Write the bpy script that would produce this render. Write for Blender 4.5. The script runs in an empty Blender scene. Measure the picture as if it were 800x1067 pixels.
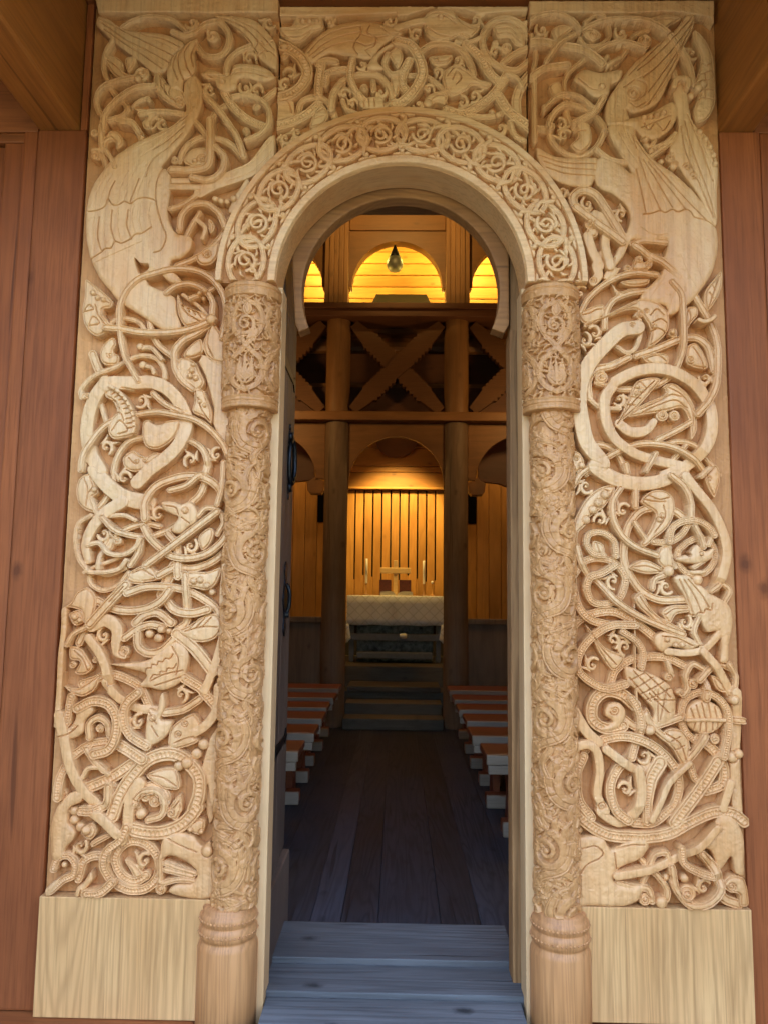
import bpy, bmesh, math, random
import numpy as np
from mathutils import Vector, Matrix
random.seed(7)
PI = math.pi
R = math.radians
scene = bpy.context.scene
COL = scene.collection

# ------------------------------------------------------------------ helpers
def link(o):
    COL.objects.link(o)
    return o

def thing(name, label, cat, loc=(0, 0, 0), group=None):
    o = link(bpy.data.objects.new(name, None))
    o.empty_display_size = 0.1
    o.location = loc
    o['label'] = label
    o['category'] = cat
    if group:
        o['group'] = group
    return o

def tag(o, label, cat, group=None):
    o['label'] = label
    o['category'] = cat
    if group:
        o['group'] = group
    return o

def put(name, me, mat, parent=None, label=None, smooth=False):
    """link a mesh given in world coordinates, as a top-level object or under parent"""
    if parent is not None:
        off = Vector(parent.location)
        p = parent.parent
        while p is not None:
            off += Vector(p.location)
            p = p.parent
        me.transform(Matrix.Translation(-off))
    o = link(bpy.data.objects.new(name, me))
    if parent is not None:
        o.parent = parent
    me.materials.append(mat)
    if label:
        o['label'] = label
    if smooth:
        me.shade_smooth()
    return o

def fin(bm):
    me = bpy.data.meshes.new('m')
    bmesh.ops.recalc_face_normals(bm, faces=bm.faces[:])
    bm.to_mesh(me)
    bm.free()
    return me

def box(bm, x0, x1, y0, y1, z0, z1, bev=0.0, seg=2):
    b = bmesh.new()
    bmesh.ops.create_cube(b, size=1.0)
    for v in b.verts:
        v.co = Vector((x0 + (v.co.x + .5) * (x1 - x0), y0 + (v.co.y + .5) * (y1 - y0), z0 + (v.co.z + .5) * (z1 - z0)))
    if bev > 0:
        bmesh.ops.bevel(b, geom=b.edges[:], offset=bev, segments=seg, profile=0.6, affect='EDGES')
    add(bm, b)

def add(bm, b, mat=None):
    if mat is not None:
        bmesh.ops.transform(b, matrix=mat, verts=b.verts[:])
    m = bpy.data.meshes.new('t')
    b.to_mesh(m)
    b.free()
    bm.from_mesh(m)
    bpy.data.meshes.remove(m)

def prism(bm, pts, y0, y1, bev=0.0):
    """polygon in the XZ plane pushed from y0 to y1"""
    b = bmesh.new()
    vs = [b.verts.new((p[0], y0, p[1])) for p in pts]
    f = b.faces.new(vs)
    r = bmesh.ops.extrude_face_region(b, geom=[f])
    for v in [g for g in r['geom'] if isinstance(g, bmesh.types.BMVert)]:
        v.co.y = y1
    bmesh.ops.recalc_face_normals(b, faces=b.faces[:])
    if bev > 0:
        es = [e for e in b.edges if abs(e.verts[0].co.y - e.verts[1].co.y) < 1e-6 and len(e.link_faces) == 2]
        bmesh.ops.bevel(b, geom=es, offset=bev, segments=2, profile=0.6, affect='EDGES')
    add(bm, b)

def lathe(bm, prof, c, n=48, rim=None):
    """profile of (radius, z) turned round a vertical axis at c"""
    b = bmesh.new()
    rings = []
    for (r, z) in prof:
        rings.append([b.verts.new((c[0] + r * math.cos(2 * PI * k / n), c[1] + r * math.sin(2 * PI * k / n), c[2] + z)) for k in range(n)])
    for i in range(len(rings) - 1):
        for k in range(n):
            b.faces.new((rings[i][k], rings[i][(k + 1) % n], rings[i + 1][(k + 1) % n], rings[i + 1][k]))
    b.faces.new(rings[0][::-1])
    b.faces.new(rings[-1])
    add(bm, b)

def tube(bm, pts, r, n=10):
    b = bmesh.new()
    pts = [Vector(p) for p in pts]
    rs = r if isinstance(r, (list, tuple)) else [r] * len(pts)
    rings = []
    up = Vector((0.13, 0.31, 0.94)).normalized()
    for i, p in enumerate(pts):
        d = (pts[min(i + 1, len(pts) - 1)] - pts[max(i - 1, 0)]).normalized()
        a = d.cross(up)
        if a.length < 1e-3:
            a = d.cross(Vector((1, 0, 0)))
        a.normalize()
        c = d.cross(a)
        rings.append([b.verts.new(p + rs[i] * (math.cos(2 * PI * k / n) * a + math.sin(2 * PI * k / n) * c)) for k in range(n)])
    for i in range(len(rings) - 1):
        for k in range(n):
            b.faces.new((rings[i][k], rings[i][(k + 1) % n], rings[i + 1][(k + 1) % n], rings[i + 1][k]))
    b.faces.new(rings[0][::-1])
    b.faces.new(rings[-1])
    add(bm, b)

def arc(cx, cz, r, a0, a1, n):
    return [(cx + r * math.cos(R(a0 + (a1 - a0) * i / n)), cz + r * math.sin(R(a0 + (a1 - a0) * i / n))) for i in range(n + 1)]

# ------------------------------------------------------------------ materials
def lin(h):
    def f(c):
        c /= 255
        return c / 12.92 if c <= .04045 else ((c + .055) / 1.055) ** 2.4
    return (f(int(h[0:2], 16)), f(int(h[2:4], 16)), f(int(h[4:6], 16)), 1)

def wood(name, dark, light, axis='Z', rings=1.0, ringscale=9.0, fine=1.0, tint=0.0, blotch=0.25, blotchcol=None, knots=0.0, rough=0.62, bump=0.3, cracks=0.0, spec=0.35, finescale=150.0, stretch=.13, flat=False, pale=0.0, palecol=None, whole=False):
    m = bpy.data.materials.new(name)
    m.use_nodes = True
    nt = m.node_tree
    N, L = nt.nodes, nt.links
    N.clear()
    out = N.new('ShaderNodeOutputMaterial')
    bs = N.new('ShaderNodeBsdfPrincipled')
    L.new(bs.outputs[0], out.inputs[0])
    tc = N.new('ShaderNodeTexCoord')
    geo = N.new('ShaderNodeNewGeometry')
    # every board of a mesh gets its own stretch of grain
    cmb = N.new('ShaderNodeVectorMath'); cmb.operation = 'MULTIPLY_ADD'
    if whole: cmb.inputs[0].default_value = (0.37, 0.37, 0.37)
    else: L.new(geo.outputs['Random Per Island'], cmb.inputs[0])
    cmb.inputs[1].default_value = (7.3, 5.1, 9.7)
    L.new(tc.outputs['Object'], cmb.inputs[2])
    def stretched(s):
        mp = N.new('ShaderNodeMapping')
        sc = [1, 1, 1]
        sc['XYZ'.index(axis)] = s
        mp.inputs['Scale'].default_value = sc
        L.new(cmb.outputs[0], mp.inputs[0])
        return mp.outputs[0]
    def noise(vec, scale, detail=4, r=.55, dist=0):
        n = N.new('ShaderNodeTexNoise')
        n.inputs['Scale'].default_value = scale
        n.inputs['Detail'].default_value = detail
        n.inputs['Roughness'].default_value = r
        n.inputs['Distortion'].default_value = dist
        L.new(vec, n.inputs['Vector'])
        return n.outputs[0]
    def math_(op, a, b=None, c=None):
        n = N.new('ShaderNodeMath'); n.operation = op
        for i, v in enumerate((a, b, c)):
            if v is None: continue
            if isinstance(v, (int, float)): n.inputs[i].default_value = v
            else: L.new(v, n.inputs[i])
        return n.outputs[0]
    def ramp(v, stops):
        r = N.new('ShaderNodeValToRGB')
        L.new(v, r.inputs[0])
        e = r.color_ramp.elements
        while len(e) > 1: e.remove(e[-1])
        e[0].position, e[0].color = stops[0]
        for p, c in stops[1:]:
            x = e.new(p); x.color = c
        return r.outputs[0]
    def mixc(f, a, b, mode='MIX'):
        n = N.new('ShaderNodeMix'); n.data_type = 'RGBA'; n.blend_type = mode
        for s, v in ((0, f), (6, a), (7, b)):
            if isinstance(v, (int, float)): n.inputs[s].default_value = v
            elif isinstance(v, tuple): n.inputs[s].default_value = v
            else: L.new(v, n.inputs[s])
        return n.outputs[2]
    v1 = stretched(stretch)
    big = noise(v1, 4.0, 3, .5, .6)
    rg = math_('SINE', math_('MULTIPLY', big, ringscale * 14.0))
    rg = math_('MULTIPLY_ADD', rg, .5, .5)
    rg = math_('POWER', rg, 2.2)
    v2 = stretched(.035)
    fn = noise(v2, finescale, 3, .65)
    v3 = stretched(.4)
    bl = noise(v3, 2.3, 4, .6)
    W = lambda c: (c, c, c, 1)
    base = mixc(ramp(bl, [(.32, W(0)), (.68, W(1))]), dark, light)
    # ring lines and pore streaks: darker late wood
    dk = tuple(c * .62 for c in dark[:3]) + (1,)
    c1 = mixc(math_('MULTIPLY', rg, .42 * rings), base, dk)
    fs = ramp(fn, [(.34, W(1)), (.52, W(0))])
    c2 = mixc(math_('MULTIPLY', fs, .45 * fine), c1, dk)
    if blotchcol is not None:
        b2 = noise(stretched(.6), 1.1, 5, .65)
        c2 = mixc(math_('MULTIPLY', ramp(b2, [(.42, W(0)), (.66, W(1))]), blotch), c2, blotchcol)
    if palecol is not None:
        b3 = noise(stretched(.45), 1.7, 5, .68)
        c2 = mixc(math_('MULTIPLY', ramp(b3, [(.44, W(0)), (.62, W(1))]), pale), c2, mixc(math_('MULTIPLY', fs, .35), palecol, dk))
    if tint > 0:
        t = math_('MULTIPLY_ADD', geo.outputs['Random Per Island'], 2 * tint, 1 - tint)
        c2 = mixc(1.0, c2, t, 'MULTIPLY')
    h = math_('ADD', math_('MULTIPLY', fn, .6), math_('MULTIPLY', rg, -.35 * rings))
    if knots > 0:
        vo = N.new('ShaderNodeTexVoronoi')
        vo.voronoi_dimensions = '2D'
        vo.inputs['Scale'].default_value = 2.6
        sp = N.new('ShaderNodeSeparateXYZ'); L.new(stretched(.6), sp.inputs[0])
        cb = N.new('ShaderNodeCombineXYZ')
        L.new(sp.outputs[0], cb.inputs[0]); L.new(sp.outputs['YZ'.index('Y' if flat else 'Z') + 1], cb.inputs[1])
        L.new(cb.outputs[0], vo.inputs['Vector'])
        kn = noise(tc.outputs['Object'], 30, 3, .6)
        kd = math_('ADD', vo.outputs['Distance'], math_('MULTIPLY', kn, .06))
        ks = ramp(kd, [(.05, W(1)), (.066, W(.6)), (.10, W(0))])
        c2 = mixc(math_('MULTIPLY', ks, knots), c2, tuple(c * .35 for c in dark[:3]) + (1,))
    if cracks > 0:
        cn = noise(stretched(.03), 26, 2, .5, .3)
        cs = ramp(cn, [(.27, W(1)), (.31, W(0))])
        c2 = mixc(math_('MULTIPLY', cs, cracks), c2, tuple(c * .2 for c in dark[:3]) + (1,))
        h = math_('ADD', h, math_('MULTIPLY', cs, -1.2 * cracks))
    L.new(c2, bs.inputs['Base Color'])
    bs.inputs['Roughness'].default_value = rough
    rr = math_('MULTIPLY_ADD', bl, .25, rough - .12)
    L.new(rr, bs.inputs['Roughness'])
    bs.inputs['Specular IOR Level'].default_value = spec
    bp = N.new('ShaderNodeBump')
    bp.inputs['Strength'].default_value = bump
    bp.inputs['Distance'].default_value = .0025
    L.new(h, bp.inputs['Height'])
    L.new(bp.outputs[0], bs.inputs['Normal'])
    return m

def plain(name, col, rough=.5, metal=0, nscale=40, var=.25, bump=.2, emit=None, estr=0, spec=.4):
    m = bpy.data.materials.new(name)
    m.use_nodes = True
    nt = m.node_tree
    N, L = nt.nodes, nt.links
    bs = N['Principled BSDF']
    tc = N.new('ShaderNodeTexCoord')
    n = N.new('ShaderNodeTexNoise')
    n.inputs['Scale'].default_value = nscale
    n.inputs['Detail'].default_value = 5
    L.new(tc.outputs['Object'], n.inputs['Vector'])
    r = N.new('ShaderNodeValToRGB')
    r.color_ramp.elements[0].position = .3
    r.color_ramp.elements[1].position = .7
    r.color_ramp.elements[0].color = tuple(c * (1 - var) for c in col[:3]) + (1,)
    r.color_ramp.elements[1].color = tuple(min(1, c * (1 + var)) for c in col[:3]) + (1,)
    L.new(n.outputs[0], r.inputs[0])
    L.new(r.outputs[0], bs.inputs['Base Color'])
    bs.inputs['Roughness'].default_value = rough
    bs.inputs['Metallic'].default_value = metal
    bs.inputs['Specular IOR Level'].default_value = spec
    b = N.new('ShaderNodeBump')
    b.inputs['Strength'].default_value = bump
    b.inputs['Distance'].default_value = .003
    L.new(n.outputs[0], b.inputs['Height'])
    L.new(b.outputs[0], bs.inputs['Normal'])
    if emit:
        bs.inputs['Emission Color'].default_value = emit
        bs.inputs['Emission Strength'].default_value = estr
    return m

OAK_D, OAK_L = (.57, .238, .07, 1), (.79, .435, .18, 1)
M = {}
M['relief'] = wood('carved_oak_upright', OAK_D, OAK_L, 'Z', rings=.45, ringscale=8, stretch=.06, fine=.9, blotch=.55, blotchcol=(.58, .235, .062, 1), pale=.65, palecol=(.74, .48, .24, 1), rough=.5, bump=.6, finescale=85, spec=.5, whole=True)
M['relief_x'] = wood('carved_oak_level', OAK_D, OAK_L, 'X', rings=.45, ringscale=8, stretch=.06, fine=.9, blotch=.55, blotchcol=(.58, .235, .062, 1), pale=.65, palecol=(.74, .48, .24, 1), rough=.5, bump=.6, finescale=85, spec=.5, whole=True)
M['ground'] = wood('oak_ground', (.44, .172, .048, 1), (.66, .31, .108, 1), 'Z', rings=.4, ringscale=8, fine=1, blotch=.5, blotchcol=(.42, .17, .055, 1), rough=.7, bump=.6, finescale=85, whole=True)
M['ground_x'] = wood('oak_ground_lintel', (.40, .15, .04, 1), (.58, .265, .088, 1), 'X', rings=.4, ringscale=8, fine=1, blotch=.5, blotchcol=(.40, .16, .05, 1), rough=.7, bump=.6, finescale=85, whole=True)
M['oak'] = wood('plain_oak', (.54, .25, .08, 1), (.72, .39, .15, 1), 'Z', rings=1.0, ringscale=12, stretch=.045, fine=1.1, blotch=.25, blotchcol=(.50, .25, .10, 1), rough=.55, bump=.4, finescale=80, cracks=.3)
M['oak_pale'] = wood('pale_oak_strip', (.60, .33, .14, 1), (.72, .44, .21, 1), 'Z', rings=.25, ringscale=2, fine=.5, rough=.6, bump=.2)
M['column'] = wood('column_oak', (.47, .195, .058, 1), (.69, .345, .123, 1), 'Z', rings=.6, ringscale=8, fine=1.0, blotch=.5, blotchcol=(.40, .165, .06, 1), rough=.45, bump=.45, spec=.35, finescale=85, whole=True)
M['base'] = wood('column_base_oak', (.47, .19, .06, 1), (.65, .31, .115, 1), 'Z', rings=.9, ringscale=9, fine=1.2, blotch=.4, blotchcol=(.42, .16, .07, 1), rough=.5, bump=.5, finescale=80)
M['red'] = wood('tarred_pine', (.225, .056, .014, 1), (.36, .102, .028, 1), 'Z', rings=.6, ringscale=7, stretch=.05, fine=1.1, finescale=125, cracks=.5, tint=.16, blotch=.6, blotchcol=(.18, .048, .014, 1), knots=.7, rough=.6, bump=.35, spec=.2)
M['red_y'] = wood('tarred_beam', (.27, .09, .016, 1), (.42, .15, .028, 1), 'Y', rings=.8, ringscale=6, stretch=.06, fine=1, finescale=100, tint=.1, blotch=.5, blotchcol=(.24, .085, .02, 1), knots=.6, rough=.5, bump=.3, cracks=.5)
M['red_x'] = wood('tarred_sill', (.22, .06, .015, 1), (.33, .10, .028, 1), 'X', rings=.8, ringscale=6, fine=1, finescale=70, tint=.1, knots=.6, rough=.5, bump=.25)
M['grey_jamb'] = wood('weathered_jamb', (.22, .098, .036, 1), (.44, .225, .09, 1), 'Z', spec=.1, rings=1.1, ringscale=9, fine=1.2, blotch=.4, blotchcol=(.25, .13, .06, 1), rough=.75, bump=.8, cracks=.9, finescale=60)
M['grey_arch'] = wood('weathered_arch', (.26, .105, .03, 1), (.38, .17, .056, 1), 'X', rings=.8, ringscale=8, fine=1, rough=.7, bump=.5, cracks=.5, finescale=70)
M['door'] = wood('dark_door', (.085, .05, .034, 1), (.15, .092, .062, 1), 'Z', rings=.5, ringscale=3, fine=.8, tint=.15, rough=.55, bump=.4)
M['grey_floor'] = wood('weathered_threshold', (.09, .085, .082, 1), (.21, .20, .19, 1), 'X', flat=True, rings=.9, ringscale=6, stretch=.05, fine=1.4, tint=.25, blotch=.5, blotchcol=(.10, .085, .08, 1), knots=1.0, rough=.75, bump=1.0, cracks=1.0, finescale=70)
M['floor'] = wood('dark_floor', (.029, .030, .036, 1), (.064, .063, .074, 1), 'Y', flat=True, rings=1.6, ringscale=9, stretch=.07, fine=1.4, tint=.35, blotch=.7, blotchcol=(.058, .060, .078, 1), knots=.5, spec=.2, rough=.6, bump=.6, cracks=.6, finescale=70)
M['steps'] = wood('worn_step', (.08, .065, .042, 1), (.15, .122, .08, 1), 'X', rings=.7, ringscale=3, fine=.8, tint=.2, knots=.4, rough=.6, bump=.4, cracks=.3)
M['honey'] = wood('honey_pine', (.36, .165, .035, 1), (.52, .26, .065, 1), 'Z', rings=.6, ringscale=3.4, fine=.5, tint=.14, knots=.3, rough=.5, bump=.2)
M['honey_x'] = wood('honey_pine_boards', (.35, .165, .037, 1), (.50, .25, .065, 1), 'X', rings=.6, ringscale=3.4, fine=.5, tint=.14, knots=.6, rough=.5, bump=.2)
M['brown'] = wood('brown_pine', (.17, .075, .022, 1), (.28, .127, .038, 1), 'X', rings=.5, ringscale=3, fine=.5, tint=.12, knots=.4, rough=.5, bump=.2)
M['brown_z'] = wood('brown_pine_posts', (.22, .105, .036, 1), (.33, .165, .06, 1), 'Z', rings=.7, ringscale=3, fine=.7, knots=.35, rough=.55, bump=.3, cracks=.4)
M['lowpost'] = wood('grey_brown_posts', (.17, .105, .06, 1), (.27, .175, .105, 1), 'Z', rings=.7, ringscale=3, fine=.8, knots=.5, rough=.6, bump=.35, cracks=.5)
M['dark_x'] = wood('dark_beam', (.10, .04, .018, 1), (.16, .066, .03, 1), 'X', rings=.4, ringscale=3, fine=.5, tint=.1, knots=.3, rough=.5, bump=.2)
M['bench'] = wood('bench_red', (.17, .045, .017, 1), (.25, .07, .027, 1), 'X', rings=.4, ringscale=3, fine=.5, tint=.15, rough=.4, bump=.15)
M['bench_edge'] = wood('bench_doorlit_edge', (.30, .21, .14, 1), (.46, .34, .24, 1), 'X', rings=.4, ringscale=3, fine=.7, tint=.1, rough=.55, bump=.2)  # worn front edges, with the doorway's light also put into their pale colour
M['iron'] = plain('black_iron', (.02, .02, .022, 1), .38, .8, 60, .4, .4)
M['cloth'] = None
M['pale'] = wood('pale_pine', (.62, .40, .17, 1), (.75, .52, .25, 1), 'X', rings=.4, fine=.4, rough=.45, bump=.1)
M['white'] = plain('white_wax', (.8, .76, .68, 1), .45, 0, 30, .04, .05)
M['stone'] = plain('dark_soapstone', (.14, .15, .125, 1), .5, 0, 22, .75, .6)
M['slate'] = plain('grey_rail_paint', (.15, .15, .145, 1), .5, 0, 20, .15, .2)
M['book'] = plain('page_paper', (.72, .66, .52, 1), .7, 0, 60, .08, .1)
M['cover'] = plain('dark_red_leather', (.085, .02, .015, 1), .5, 0, 60, .3, .2)
M['void'] = plain('unlit_black_timber', (.02, .013, .008, 1), .8, 0, 8, .3, .1)  # near-black colour put in for depth that gets no light
M['black'] = plain('opening_dark_paint', (.004, .003, .003, 1), .9, 0, 8, .2, .1, spec=.05)  # black painted in for the dark inside the slits
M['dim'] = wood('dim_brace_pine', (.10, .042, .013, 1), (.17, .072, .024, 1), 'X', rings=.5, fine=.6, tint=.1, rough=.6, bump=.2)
M['glass'] = plain('grey_lamp_glass', (.10, .10, .075, 1), .5, 0, 12, .3, .05, spec=.6)
M['gravel'] = plain('grassy_ground', (.065, .07, .045, 1), .9, 0, 60, .4, .6)
M['bulb'] = plain('lit_bulb', (.9, .7, .4, 1), .4, 0, 5, .02, 0, (1, .62, .2, 1), 25)

def cloth_mat():
    m = bpy.data.materials.new('altar_linen')
    m.use_nodes = True
    nt = m.node_tree; N, L = nt.nodes, nt.links
    bs = N['Principled BSDF']
    tc = N.new('ShaderNodeTexCoord')
    sep = N.new('ShaderNodeSeparateXYZ'); L.new(tc.outputs['Object'], sep.inputs[0])
    def mt(op, a, b=None):
        n = N.new('ShaderNodeMath'); n.operation = op
        for i, v in enumerate((a, b)):
            if v is None: continue
            if isinstance(v, (int, float)): n.inputs[i].default_value = v
            else: L.new(v, n.inputs[i])
        return n.outputs[0]
    # woven lozenges: two sets of diagonal lines
    zz = mt('MULTIPLY', sep.outputs[2], 1.0)
    a = mt('PINGPONG', mt('ADD', sep.outputs[0], zz), .065)
    b = mt('PINGPONG', mt('SUBTRACT', sep.outputs[0], zz), .065)
    mn = mt('MINIMUM', a, b)
    r = N.new('ShaderNodeValToRGB')
    r.color_ramp.elements[0].position = .004; r.color_ramp.elements[0].color = (.72, .72, .70, 1)
    r.color_ramp.elements[1].position = .014; r.color_ramp.elements[1].color = (.90, .90, .90, 1)
    L.new(mn, r.inputs[0])
    L.new(r.outputs[0], bs.inputs['Base Color'])
    bs.inputs['Roughness'].default_value = .85
    nz = N.new('ShaderNodeTexNoise'); nz.inputs['Scale'].default_value = 300
    L.new(tc.outputs['Object'], nz.inputs['Vector'])
    bp = N.new('ShaderNodeBump'); bp.inputs['Strength'].default_value = .3; bp.inputs['Distance'].default_value = .002
    L.new(nz.outputs[0], bp.inputs['Height']); L.new(bp.outputs[0], bs.inputs['Normal'])
    return m
M['cloth'] = cloth_mat()

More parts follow.
